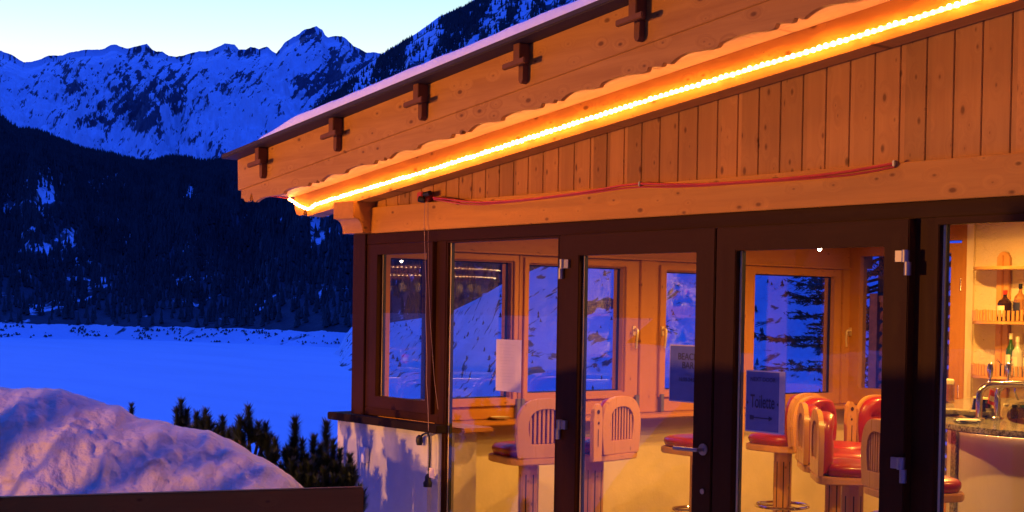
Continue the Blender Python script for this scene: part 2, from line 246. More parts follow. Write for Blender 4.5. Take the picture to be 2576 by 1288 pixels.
# ------------------------------------------------------------------ mesh helpers
class MB:
    def __init__(s): s.v = []; s.f = []
    def add(s, vs, fs):
        k = len(s.v); s.v += [tuple(v) for v in vs]; s.f += [[i+k for i in f] for f in fs]; return s
    def box(s, x0, x1, y0, y1, z0, z1):
        return s.add([(x0,y0,z0),(x1,y0,z0),(x1,y1,z0),(x0,y1,z0),(x0,y0,z1),(x1,y0,z1),(x1,y1,z1),(x0,y1,z1)],
                     [(0,3,2,1),(4,5,6,7),(0,1,5,4),(1,2,6,5),(2,3,7,6),(3,0,4,7)])
    def prism(s, poly, ax, a, b):
        n = len(poly); P = []
        for w in (a, b):
            for p, q in poly:
                P.append((w, p, q) if ax == 0 else (p, w, q) if ax == 1 else (p, q, w))
        fs = [list(range(n)), list(range(2*n-1, n-1, -1))] + [(i, i+n, (i+1) % n+n, (i+1) % n) for i in range(n)]
        return s.add(P, fs)
    def ring(s, outer, inner, ax, a, b):
        n = len(outer); P = []
        for w in (a, b):
            for L in (outer, inner):
                for p, q in L: P.append((w, p, q) if ax == 0 else (p, w, q) if ax == 1 else (p, q, w))
        fs = []
        for i in range(n):
            j = (i+1) % n
            fs += [(i, j, n+j, n+i), (2*n+i, 3*n+i, 3*n+j, 2*n+j), (i, 2*n+i, 2*n+j, j), (n+i, n+j, 3*n+j, 3*n+i)]
        return s.add(P, fs)
    def bar(s, a, b, w, h):
        a, b = Vector(a), Vector(b); d = (b-a).normalized(); u = Vector((0, 0, 1)) if abs(d.z) < .95 else Vector((0, 1, 0)); r = d.cross(u).normalized()*w/2; q = r.cross(d).normalized()*h/2
        P = [a-r-q, a+r-q, a+r+q, a-r+q, b-r-q, b+r-q, b+r+q, b-r+q]
        return s.add(P, [(0,1,2,3),(7,6,5,4),(0,4,5,1),(1,5,6,2),(2,6,7,3),(3,7,4,0)])
    def tube(s, pts, r, n=8, cap=True, closed=False):
        pts = [Vector(p) for p in pts]; rs = r if isinstance(r, (list, tuple)) else [r]*len(pts); k = len(pts); P = []; prev = None
        for i, p in enumerate(pts):
            d = ((pts[(i+1) % k] - pts[i-1]) if closed else (pts[min(i+1, k-1)] - pts[max(i-1, 0)])).normalized()
            u = prev if prev is not None else (Vector((0, 0, 1)) if abs(d.z) < .9 else Vector((1, 0, 0)))
            u = (u - d*u.dot(d)).normalized(); prev = u; w = d.cross(u)
            for j in range(n):
                a = 2*math.pi*j/n; P.append(p + (u*math.cos(a)+w*math.sin(a))*rs[i])
        fs = [(i*n+j, i*n+(j+1) % n, (i+1) % k*n+(j+1) % n, (i+1) % k*n+j) for i in range(k if closed else k-1) for j in range(n)]
        if cap and not closed: fs += [list(range(n))[::-1], list(range((k-1)*n, k*n))]
        return s.add(P, fs)
    def lathe(s, prof, c=(0, 0, 0), n=20):
        P = []; k = len(prof)
        for r, z in prof:
            for j in range(n): a = 2*math.pi*j/n; P.append((c[0]+r*math.cos(a), c[1]+r*math.sin(a), c[2]+z))
        fs = [(i*n+j, i*n+(j+1) % n, (i+1)*n+(j+1) % n, (i+1)*n+j) for i in range(k-1) for j in range(n)]
        return s.add(P, fs)
    def build(s, name, mat, parent=None, smooth=False, bevel=0, sharp=None):
        o0 = parent_loc(parent)
        me = bpy.data.meshes.new(name); me.from_pydata([(v[0]-o0[0], v[1]-o0[1], v[2]-o0[2]) for v in s.v], [], s.f); me.update()
        bm = bmesh.new(); bm.from_mesh(me); bmesh.ops.recalc_face_normals(bm, faces=bm.faces)
        if bevel: bmesh.ops.bevel(bm, geom=[e for e in bm.edges if e.calc_face_angle(0) > .6], offset=bevel, segments=2, affect='EDGES', clamp_overlap=True)
        bm.to_mesh(me); bm.free()
        for p in me.polygons: p.use_smooth = smooth
        me.materials.append(MATS[mat]); o = bpy.data.objects.new(name, me); COL.objects.link(o)
        if smooth:
            try: me.set_sharp_from_angle(angle=math.radians(sharp or 40))
            except Exception: pass
        if parent: o.parent = parent
        return o
LOCAL = set()
def parent_loc(p):
    l = Vector((0, 0, 0))
    while p is not None:
        if p.name in LOCAL: return (0, 0, 0)
        l += p.location; p = p.parent
    return l
def tag(o, label=None, cat=None, group=None, kind=None):
    if label: o['label'] = label
    if cat: o['category'] = cat
    if group: o['group'] = group
    if kind: o['kind'] = kind
    return o
def thing(name, label, cat, loc=(0, 0, 0), rz=0, group=None, local=False):
    o = bpy.data.objects.new(name, None); COL.objects.link(o); o.location = loc; o.rotation_euler = (0, 0, rz); o.empty_display_size = .1
    if local: LOCAL.add(o.name)
    return tag(o, label, cat, group)
def copy_tree(o, parent=None):
    c = o.copy(); COL.objects.link(c); c.parent = parent
    for ch in list(o.children): copy_tree(ch, c)
    return c
def npmesh(name, V, Fq, mat, attrs=None, smooth=True):
    me = bpy.data.meshes.new(name); V = np.asarray(V, dtype=np.float32); Fq = np.asarray(Fq, dtype=np.int32)
    me.vertices.add(len(V)); me.vertices.foreach_set('co', V.ravel()); k = Fq.shape[1]
    me.loops.add(Fq.size); me.loops.foreach_set('vertex_index', Fq.ravel()); me.polygons.add(len(Fq)); me.polygons.foreach_set('loop_start', np.arange(0, Fq.size, k, dtype=np.int32))
    me.update(calc_edges=True); me.validate()
    for n_, a in (attrs or {}).items():
        at = me.attributes.new(n_, 'FLOAT', 'POINT'); at.data.foreach_set('value', np.asarray(a, dtype=np.float32).ravel())
    me.polygons.foreach_set('use_smooth', np.full(len(me.polygons), smooth)); me.materials.append(MATS[mat])
    o = bpy.data.objects.new(name, me); COL.objects.link(o); return o
# value noise
_T = np.random.default_rng(5).random((256, 256))
def vn(x, y):
    xi = np.floor(x).astype(int); yi = np.floor(y).astype(int); fx = x-xi; fy = y-yi; fx = fx*fx*(3-2*fx); fy = fy*fy*(3-2*fy)
    g = lambda a, b_: _T[a % 256, b_ % 256]
    return (g(xi, yi)*(1-fx)+g(xi+1, yi)*fx)*(1-fy)+(g(xi, yi+1)*(1-fx)+g(xi+1, yi+1)*fx)*fy
def fbm(x, y, o=5, ridged=False):
    s = 0; a = .5; w = 0
    for i in range(o):
        v_ = vn(x*2**i+17*i, y*2**i+9*i)
        if ridged: v_ = 1-abs(2*v_-1)
        s = s+a*v_; w += a; a *= .5
    return s/w

# ------------------------------------------------------------------ the land: lake, shores, hills, mountains
LAKE = -45.
def azel(px, py):
    d = ray(px, py); return math.atan2(d.dot(R0), d.dot(F0)), d.z/math.hypot(d.x, d.y)
def skyline(pts):
    ae = [azel(*p) for p in pts]; return np.array([a for a, _ in ae]), np.array([e for _, e in ae])
def heightfield(name, a0, a1, na, rr, zfun, mat, kind='structure', attrfun=None):
    A = np.linspace(a0, a1, na); AA, RR = np.meshgrid(A, rr, indexing='ij')
    R_ = RR if RR.ndim == 2 else RR
    Z, Rr = zfun(AA, R_)
    X = Rr*(F0.x*np.cos(AA)+R0.x*np.sin(AA)); Y = Rr*(F0.y*np.cos(AA)+R0.y*np.sin(AA))
    nr = len(rr); i, j = np.meshgrid(np.arange(na-1), np.arange(nr-1), indexing='ij'); q = i*nr+j
    Fq = np.stack([q, q+1, q+nr+1, q+nr], -1).reshape(-1, 4)
    V = np.stack([X, Y, Z], -1).reshape(-1, 3)
    at = {'rock': attrfun(AA, Rr, X, Y, Z)} if attrfun else None
    o = npmesh(name, V, Fq, mat, at); tag(o, kind=kind); return o
def pix(X, Y, Z):
    t = X*FW.x+Y*FW.y+(Z-1.7)*FW.z
    return PPX+FPX*(X*RT.x+Y*RT.y+(Z-1.7)*RT.z)/t, PPY-FPX*(X*UP.x+Y*UP.y+(Z-1.7)*UP.z)/t
# far snowy range
fa, fe = skyline([(-900, 60), (-300, 90), (0, 128), (30, 139), (60, 156), (82, 156), (118, 141), (150, 139), (180, 129), (220, 126), (250, 125), (275, 115), (288, 111), (302, 115), (320, 121), (342, 118), (369, 111), (383, 124), (395, 130), (408, 129), (425, 141), (460, 140), (490, 131), (525, 126), (545, 120), (565, 109), (580, 111), (590, 112), (601, 125), (618, 124), (630, 119), (641, 118), (652, 123), (661, 121), (671, 118), (684, 127), (696, 132), (716, 107), (736, 92), (752, 85), (766, 75), (780, 71), (796, 65), (811, 75), (818, 88), (826, 94), (851, 90), (866, 92), (878, 104), (891, 115), (921, 131), (946, 131), (975, 142), (1050, 150), (1400, 180), (2700, 200)])
FR0, FR1 = 4300., 8200.
def zfar(AA, u):
    el = np.interp(AA, fa, fe)+.0016*(fbm(AA*150+7, AA*0+2, 5, True)-.62); r1_ = FR1*(1+.05*np.sin(AA*9)); Rr = FR0+(r1_-FR0)*u
    zr = 1.7+el*r1_; zb = 150.
    ub = np.clip(u, 0, 1)
    x = AA*26; y = u*5.5
    prof = ub**1.15
    wp = fbm(x*.6+3, y*.5, 3)*3
    rid = fbm(x+wp*.7, y*.6+wp, 6, True)-.5
    fine = fbm(AA*170, u*30+5, 5, True)-.5
    env = np.clip(4*ub*(1-ub), 0, 1)
    Z = zb+(zr-zb)*prof + 330*rid*env + 75*fine*env
    # one slope must not rise over the ridge behind it
    lim = 1.7+(el-.004-.03*(1-ub))*Rr
    Z = np.where(u < 1, np.minimum(Z, lim), Z)
    Z = np.where(u > 1, 1.7+el*r1_-(u-1)*5200, Z)
    return Z, Rr
BL = [(350, 275, 85, 75, .30), (300, 215, 60, 40, .12), (185, 205, 32, 40, .13), (75, 245, 60, 40, .07), (95, 150, 80, 12, .08), (610, 130, 60, 16, .16), (790, 95, 55, 22, .18), (770, 195, 75, 32, .2), (880, 150, 60, 60, .22), (840, 225, 90, 45, .16), (630, 210, 60, 45, .13), (700, 150, 30, 20, .12), (470, 200, 80, 45, .12), (420, 130, 60, 14, .12), (220, 300, 45, 30, .13), (520, 260, 60, 40, .08), (350, 130, 50, 20, .1), (560, 300, 110, 30, -.12), (170, 330, 70, 30, -.1), (560, 160, 60, 16, -.14)]
def rockfar(AA, Rr, X, Y, Z):
    px, py = pix(X, Y, Z); s = np.full_like(px, -.10)
    for cx, cy, sx, sy, a in BL: s = s+.85*a*np.exp(-((px-cx)/sx)**2-((py-cy)/sy)**2)
    gx = np.gradient(Z, axis=0)/(np.maximum(Rr, 1)*(AA[1, 0]-AA[0, 0]))
    a_ = px*.72+py*.70; b_ = -px*.66+py*.75
    st = fbm(a_/13.+3, b_/34., 5, True)-.62; fine = fbm(a_/3.4, b_/8.+5, 4, True)-.62; pat = fbm(px/55.+1, py/38.+8, 4)-.5
    return .80*s + .52*st + .30*fine + .30*pat*np.clip(s*4+.9, 0, 1) + .012 + .04*np.clip(gx, -1, 1)
ul = np.concatenate([np.linspace(0, .98, 380), np.linspace(.985, 1.0, 8), np.array([1.02, 1.06, 1.12])])
heightfield('snowy_mountains', -.40, .24, 1300, ul, zfar, 'far_rock', attrfun=rockfar)
# nearer forested hills across the lake
na_, ne_ = skyline([(-1500, 100), (-500, 200), (0, 290), (30, 312), (45, 322), (100, 330), (160, 356), (215, 378), (280, 388), (350, 406), (390, 406), (425, 394), (465, 396), (500, 407), (560, 402), (600, 379), (666, 345), (716, 316), (781, 276), (806, 254), (850, 228), (886, 193), (961, 136), (1046, 84), (1106, 42), (1166, 16), (1250, -36), (1500, -150), (2600, -300)])
sh_a, sh_e = skyline([(-1500, 810), (0, 850), (300, 855), (600, 864), (880, 877), (1400, 900), (2700, 960)])
def r0of(AA): return 46.7/(-np.interp(AA, sh_a, sh_e))
NR1 = 3700.
def znear(AA, u):
    el = np.interp(AA, na_, ne_); r0 = r0of(AA)*(1+.012*(fbm(AA*60, AA*0, 4)-.5)); Rr = np.where(u < .02, r0-40+u/.02*40, r0+(NR1-r0)*(np.clip(u, .02, 2)-.02)/.98)
    d = Rr-r0; bank = np.clip(d/62, 0, 1); bank = bank*bank*(3-2*bank)
    ub = np.clip((u-.04)/.96, 0, 1); zr = 1.7+el*NR1; zb = LAKE+17
    prof = ub**(1.05)
    rid = fbm(AA*22+2, u*3.5, 5, True)-.5
    Z = LAKE-1+bank*(18+5*(fbm(AA*120, d/30, 4)-.5)) + (zr-zb)*prof + (150*rid+40*(fbm(AA*120, u*16, 4)-.5))*np.clip(4*ub*(1-ub), 0, 1)
    lim = 1.7+(el-.003-.03*(1-ub))*Rr; Z = np.where(u < 1, np.minimum(Z, lim), Z)
    Z = np.where(u > 1, 1.7+el*NR1-(u-1)*3500, Z); Z = np.where(d < 0, LAKE-1.2, Z)
    return Z, Rr
def treedens(px, py, X, Y):
    # 1 = closed forest, 0 = open snow
    n1 = fbm(X*.006+py*.0, Y*.006+3, 5); n2 = fbm(px/26., py/60.+7, 4)
    d = np.ones_like(px)*.95
    for cx, cy, sx, sy, a in [(115, 515, 48, 45, 1.25), (15, 520, 22, 32, 1.1), (165, 600, 60, 38, .75), (480, 488, 14, 20, 1.3), (95, 630, 40, 18, .8), (170, 450, 130, 18, .45), (45, 300, 55, 45, .9), (105, 425, 25, 40, .4), (290, 435, 20, 20, .5), (790, 580, 26, 40, .7), (550, 620, 25, 20, .4), (300, 555, 60, 30, .35), (500, 380, 45, 14, .9), (820, 560, 40, 60, .4), (250, 470, 80, 15, .3)]:
        d = d-a*np.exp(-((px-cx)/sx)**2-((py-cy)/sy)**2)
    d = d+(n2-.5)*.75
    up = np.clip((430-py)/60, 0, 1)*np.clip((px-590)/80, 0, 1)
    streak = fbm((px+py*.35)/34., (py-px*.3)/120., 5)
    d = d*(1-up)+up*np.clip((streak-.42)*5.0, 0, 1)*.95
    return d
def forest_shade(AA, Rr, X, Y, Z):
    px, py = pix(X, Y, Z); d = treedens(px, py, X, Y)
    up = np.clip((430-py)/60, 0, 1)*np.clip((px-590)/80, 0, 1)
    r_ = np.where(Z < LAKE+17, -.14, .15*np.clip(d, -1, 1)-.02)  # ground darkened under the trees: undergrowth plus painted tree shade
    r_ = np.where(up > .3, -.06, r_)
    return r_
ul = np.concatenate([np.linspace(0, .019, 4), np.linspace(.02, .06, 26), np.linspace(.064, .99, 150), [.995, 1.0, 1.03, 1.1]])
heightfield('forested_hills', -.46, .50, 700, ul, znear, 'shaded_forest_ground', attrfun=forest_shade)
# snow slope beyond the house on this side of the lake
sa, se = skyline([(820, 895), (850, 880), (868, 845), (885, 822), (960, 815), (1060, 800), (1130, 786), (1200, 752), (1250, 722), (1290, 700), (1400, 655), (1600, 610), (2000, 560), (2700, 520), (4200, 520)])
def zshore(AA, u):
    el = np.interp(AA, sa, se); k = np.interp(AA, [sa[0], sa[3], sa[8], sa[-1]], [1, .97, .55, .4]); r1_ = 1520*k; r0 = r1_*.66; Rr = r0+(r1_-r0)*u
    ub = np.clip(u, 0, 1); zr = 1.7+el*r1_; n_ = fbm(AA*26, u*5, 5)-.5
    Z = LAKE-1+(zr-LAKE+1)*ub**1.2+n_*20*np.clip(4*ub*(1-ub), 0, 1)
    Z = np.where(u > 1, zr-(u-1)*200, Z); return Z, Rr
def rockshore(AA, Rr, X, Y, Z):
    px, py = pix(X, Y, Z); return -.10+.22*(fbm(px/85., py/45., 5)-.45)
heightfield('snowy_slope', sa[0], sa[-1], 420, np.concatenate([np.linspace(0, 1, 90), [1.1, 1.5]]), zshore, 'shore_rock', attrfun=rockshore)
# lake
mb = MB(); mb.box(-9000, 4000, -6000, 9000, LAKE-3, LAKE); tag(mb.build('frozen_lake', 'lake_snow'), kind='structure')
# ground the house stands on, dropping away to the lake
def gz(X, Y):
    d = np.maximum(0, -X-11.5); return -np.minimum(47, d*.21+np.maximum(0, d-60)*.06)+.25*(fbm(X*.1, Y*.1, 4)-.5)*np.clip(d/6, 0, 1)-.02
gx = np.concatenate([np.linspace(-420, -60, 60), np.linspace(-58, -9, 50), np.linspace(-8, 300, 30)]); gy = np.concatenate([np.linspace(-300, -20, 25), np.linspace(-18, 30, 40), np.linspace(35, 700, 50)])
GX, GY = np.meshgrid(gx, gy, indexing='ij'); i, j = np.meshgrid(np.arange(len(gx)-1), np.arange(len(gy)-1), indexing='ij'); q = i*len(gy)+j; ng = len(gy)
o = npmesh('snowy_ground', np.stack([GX, GY, gz(GX, GY)], -1).reshape(-1, 3), np.stack([q, q+ng, q+ng+1, q+1], -1).reshape(-1, 4), 'snow_clean'); tag(o, kind='structure')

# unseen bank added behind the viewer to block sky light from the house front
wx = np.linspace(-1, 1, 60); wy = np.linspace(0, 1, 40); WX, WY = np.meshgrid(wx, wy, indexing='ij'); nrmv = np.array([.42, -.91]); tv = np.array([.91, .42])
dd_ = 15+WY*110; tt_ = WX*95+25; Zb_ = np.maximum(0, dd_-15)*.85+6*(fbm(WX*6+5, WY*6, 4)-.5)*WY
i, j = np.meshgrid(np.arange(59), np.arange(39), indexing='ij'); q = i*40+j
o = npmesh('sky_block_bank', np.stack([nrmv[0]*dd_+tv[0]*tt_, nrmv[1]*dd_+tv[1]*tt_, Zb_-.05], -1).reshape(-1, 3), np.stack([q, q+40, q+41, q+1], -1).reshape(-1, 4), 'shaded_forest_ground', {'rock': .12*np.ones(2400)}); tag(o, kind='structure')
BANKP = (nrmv, tv)
# conifers as one forest per hillside
def cone_forest(name, P, H, W_, n=5, tiers=2):
    P = np.asarray(P); H = np.asarray(H); k = len(P); V = []; Fs = []; rj = np.random.default_rng(3); base = 0
    for t_ in range(tiers):
        z0 = .06+.36*t_; z1 = min(1, .62+.38*t_) if tiers > 1 else 1; rad = (1-.42*t_)
        ang = rj.random(k)*6.28
        ring_ = []
        for q_ in range(n):
            a = ang+q_*2*np.pi/n; rr_ = W_*rad*(.75+.5*rj.random(k)); ring_.append(np.stack([P[:, 0]+np.cos(a)*rr_, P[:, 1]+np.sin(a)*rr_, P[:, 2]+H*z0*(1+.1*rj.random(k))], -1))
        top = np.stack([P[:, 0], P[:, 1], P[:, 2]+H*z1], -1)
        V.append(np.stack(ring_+[top], 1).reshape(-1, 3)); b0 = base+np.arange(k)*(n+1)
        for q_ in range(n): Fs.append(np.stack([b0+q_, b0+(q_+1) % n, b0+n], -1))
        base += k*(n+1)
    o = npmesh(name, np.concatenate(V), np.concatenate(Fs), 'tree_dark', smooth=False); return o
def scatter(n, alo, ahi, ulo, uhi, zf):
    a = rng.uniform(alo, ahi, n); u = np.sqrt(rng.uniform(ulo**2, uhi**2, n)); Z, Rr = zf(a, u)
    X = Rr*(F0.x*np.cos(a)+R0.x*np.sin(a)); Y = Rr*(F0.y*np.cos(a)+R0.y*np.sin(a)); return X, Y, Z, Rr, u
X, Y, Z, Rr, u_ = scatter(90000, -.36, .14, .045, 1.0, znear)
px, py = pix(X, Y, Z); d = treedens(px, py, X, Y); keep = (rng.random(len(X)) < np.clip(d, .05, 1)) & (px > -30) & (px < 1700) & (py > -60) & (Z > LAKE+15)
upm = (py < 430) & (px > 590)
Hh = np.where(upm, rng.uniform(8, 19, len(X)), rng.uniform(12, 24, len(X)))
keepA = keep & ~upm; keepB = keep & upm & (rng.random(len(X)) < .75)
o = cone_forest('conifer_forest', np.stack([X, Y, Z], -1)[keepA], Hh[keepA], Hh[keepA]*.17); tag(o, 'dense dark conifer forest covering the hill across the frozen lake', 'forest', kind='stuff')
o = cone_forest('mountainside_conifers', np.stack([X, Y, Z], -1)[keepB], Hh[keepB], Hh[keepB]*.21); tag(o, 'scattered conifers on the steep snowy mountainside above the roof', 'forest', kind='stuff')
k_ = 1400; dq = rng.uniform(16, 120, k_); tq = rng.uniform(-65, 115, k_)
Hh = rng.uniform(5, 11, k_); o = cone_forest('sky_block_conifers', np.stack([nrmv[0]*dq+tv[0]*tq, nrmv[1]*dq+tv[1]*tq, (dq-15)*.85-.5], -1), Hh, Hh*.24); tag(o, 'unseen conifers added on the bank that blocks sky from the house front', 'forest', kind='stuff')  # added trees thicken the sky-blocking bank
# shore bushes / boulders specks on far bank and on the slope seen through the windows
X, Y, Z, Rr, u_ = scatter(1000, sa[1], sa[-1], .12, .98, zshore); px, py = pix(X, Y, Z)
keep = rng.random(len(X)) < np.clip((fbm(px/30., py/20.)-.45)*4, .05, 1); Hh = rng.uniform(1.2, 4, len(X))
o = cone_forest('slope_shrubs', np.stack([X, Y, Z], -1)[keep], Hh[keep], Hh[keep]*.35); tag(o, 'dark scrub dotted over the snow slope behind the house windows', 'scrub', kind='stuff')
X, Y, Z, Rr, u_ = scatter(9000, -.36, .0, .018, .047, znear); px, py = pix(X, Y, Z)
keep = (Z > LAKE+.3) & (Z < LAKE+15) & (rng.random(len(X)) < np.clip((fbm(px/40., py/9., 4)-.5)*3, 0, .28)); Hh = rng.uniform(1.0, 3.0, len(X))
o = cone_forest('lakeshore_scrub', np.stack([X, Y, Z], -1)[keep], Hh[keep], Hh[keep]*.7); tag(o, 'small dark bushes on the snowy bank along the far lakeshore', 'scrub', kind='stuff')

# ================================================================== the bar building
D = 4.94
SL = .1125
def Zb(x): return 2.737+SL*(x+4.456)          # underside of the verge rafter
H = thing('bar_building', 'timber and plaster lakeside bar house with brown glazed doors and low pitched roof', 'building', (-8.0, 4.94, 0))
XR = -1.6                                       # right-hand end of what is built
# --- floor, ceiling, walls
MB().box(-8.0, 1.0, D, 10.1, -.12, 0).build('floor', 'floor_tile', H)
mb = MB(); mb.prism([(-8.0, Zb(-8.0)+.165), (1.0, Zb(1.0)+.165), (1.0, Zb(1.0)+.19), (-8.0, Zb(-8.0)+.19)], 1, D-.02, 10.1); mb.build('ceiling', 'soffit', H)
mb = MB(); mb.prism([(.95, 0), (1.1, 0), (1.1, 3.5), (.95, 3.5)], 1, D, 10.1); mb.build('end_wall', 'plaster_in', H)
# roof with dark metal verge
mb = MB(); a, b_ = -8.665, 1.4
mb.prism([(a, Zb(a)+.397), (b_, Zb(b_)+.397), (b_, Zb(b_)+.428), (a, Zb(a)+.428)], 1, 4.32, 10.6); roof = mb.build('roof', 'roof_metal', H, bevel=.006)
# soffit boards between rafter and fascia
mb = MB(); a, b_ = -8.56, -1.5
mb.prism([(a, Zb(a)+.158), (b_, Zb(b_)+.158), (b_, Zb(b_)+.176), (a, Zb(a)+.176)], 1, 4.46, 4.86); mb.build('soffit', 'soffit', H)
# back part of the overhang beyond the corner
mb = MB(); a, b_ = -8.56, -8.0
mb.prism([(a, Zb(a)+.20), (b_, Zb(b_)+.20), (b_, Zb(b_)+.225), (a, Zb(a)+.225)], 1, 4.95, 10.4); mb.build('eave_board', 'soffit', H)
# fascia: plain upper board and scalloped lower board
mb = MB(); a, b_ = -8.635, -1.5
mb.prism([(a, Zb(a)+.19), (b_, Zb(b_)+.19), (b_, Zb(b_)+.396), (a-.012, Zb(a)+.396)], 1, 4.43, 4.458); mb.build('fascia_board', 'pine_x2', H, bevel=.003)
# scallop profile measured below the joint, repeating along the board
def scallop(x0, x1):
    pts = []; per = .753; x = x0
    base = [(0, .121), (.012, .117), (.022, .103), (.045, .106), (.072, .113), (.092, .119), (.109, .118), (.118, .106), (.135, .110), (.150, .119), (.163, .121), (.178, .113), (.205, .103), (.245, .097), (.290, .099), (.335, .106), (.380, .114), (.420, .118), (.445, .118), (.458, .104), (.480, .100), (.520, .098), (.565, .098), (.610, .101), (.650, .107), (.690, .114), (.725, .119)]
    k = 0
    while x < x1:
        for dx, h in base:
            if x+dx > x1: break
            pts.append((x+dx, h))
        x += per
    return pts
# left end scroll
pr = [(-8.60, .055), (-8.57, .060), (-8.545, .085), (-8.515, .092), (-8.485, .088), (-8.470, .05), (-8.452, .042), (-8.440, .065), (-8.425, .105), (-8.40, .112), (-8.37, .104), (-8.32, .098), (-8.25, .100), (-8.17, .108), (-8.09, .116), (-8.03, .118), (-8.015, .104), (-7.98, .099), (-7.92, .099), (-7.86, .103), (-7.80, .111), (-7.76, .118)]
pts = pr + scallop(-7.733, -1.55)
poly = [(x, Zb(x)+.188-h) for x, h in pts] + [(-1.5, Zb(-1.5)+.188), (-8.60, Zb(-8.60)+.188)]
mb = MB()
# as a strip so that the outline stays clean
n = len(pts); V = []
for y in (4.437, 4.462):
    for x, h in pts: V += [(x, y, Zb(x)+.188-h), (x, y, Zb(x)+.189)]
Fs = []
for i in range(n-1):
    a = 2*i; Fs += [(a, a+2, a+3, a+1), (2*n+a, 2*n+a+1, 2*n+a+3, 2*n+a+2), (a, 2*n+a, 2*n+a+2, a+2), (a+1, a+3, 2*n+a+3, 2*n+a+1)]
Fs += [(0, 1, 2*n+1, 2*n), (2*n-2, 4*n-2, 4*n-1, 2*n-1)]
mb.add(V, Fs); mb.build('scalloped_board', 'pine_x2', H)
# wooden crosses (purlin ends with pegs) on the fascia
for px_, pt_, pb_ in ((663, 372, 446), (850, 300, 382), (1064, 212, 305), (1318, 115, 213), (1610, 0, 106), (1960, -130, -10)):
    c0 = onY(px_-4, pt_, 4.40); x = c0.x; zt = Zb(x)+.40; zb_ = Zb(x)+.202
    mb = MB(); mb.box(x-.026, x+.026, 4.362, 4.429, zt-.10, zt-.003)
    c = mb.build('purlin_cross', 'cross_wood', H, bevel=.003)
    mb = MB(); w = .017
    prof = [(x-w, zt-.102), (x+w, zt-.102), (x+w, zb_+.02), (x+w*.6, zb_+.006), (x, zb_), (x-w*.6, zb_+.006), (x-w, zb_+.02)]
    mb.prism(prof, 1, 4.392, 4.428); mb.build('tenon', 'cross_wood', c)
    mb = MB(); s_ = SL*.9; e_ = .088
    mb.prism([(x-e_, zt-.118-s_*e_), (x+e_, zt-.118+s_*e_), (x+e_, zt-.090+s_*e_), (x-e_, zt-.090-s_*e_)], 1, 4.340, 4.365); mb.build('peg', 'cross_wood', c, bevel=.004)
# verge rafter carrying the light
a = -8.555; b_ = -1.5
prof = [(b_, Zb(b_)), (b_, Zb(b_)+.157), (a, Zb(a)+.157), (a, Zb(a)+.10), (a+.002, Zb(a)+.075), (a+.03, Zb(a)+.035), (a+.07, Zb(a)+.022), (a+.11, Zb(a)+.02), (a+.13, Zb(a)+.05), (a+.15, Zb(a)+.065), (a+.165, Zb(a)+.055), (a+.175, Zb(a)+.0)]
prof = prof[:2] + [(x_, z_+ (Zb(x_)-Zb(a))) for x_, z_ in prof[2:]]
MB().prism(prof, 1, 4.815, 4.935).build('verge_rafter', 'pine_x', H)
# gable planks (vertical boards with open joints)
mb = MB(); w = .1305; x = -7.895; 
groove = [x+w*i for i in range(60)]
for x in groove:
    if x > XR: break
    a, b_ = x+.002, x+w-.002
    mb.prism([(a, 2.334), (b_, 2.334), (b_, Zb(b_)+.15), (a, Zb(a)+.15)], 1, 4.955, 4.975)
mb.build('gable_planks', 'planks', H, bevel=.0025)
MB().prism([(-8.0, 2.17), (XR+.2, 2.17), (XR+.2, Zb(XR)+.15), (-8.0, Zb(-8)+.15)], 1, 4.985, 5.01).build('gable_backing', 'gap_brown', H)
# wall plate end with concave cut, lintel beam
prof = [(4.788, 2.262), (4.788, 2.368)] + [(5.2, 2.368), (5.2, 2.168), (4.86, 2.168)] + [(4.803+.057*math.sin(t_), 2.168+.090*math.cos(t_)) for t_ in [math.pi/2*(1-i/9) for i in range(1, 10)]] + [(4.803, 2.262)]
MB().prism(prof, 0, -8.0, -7.758).build('wall_plate', 'pine_y', H, bevel=.003)
MB().box(-7.757, XR, 4.92, 5.05, 2.168, 2.332).build('lintel_beam', 'pine_x', H, bevel=.004)

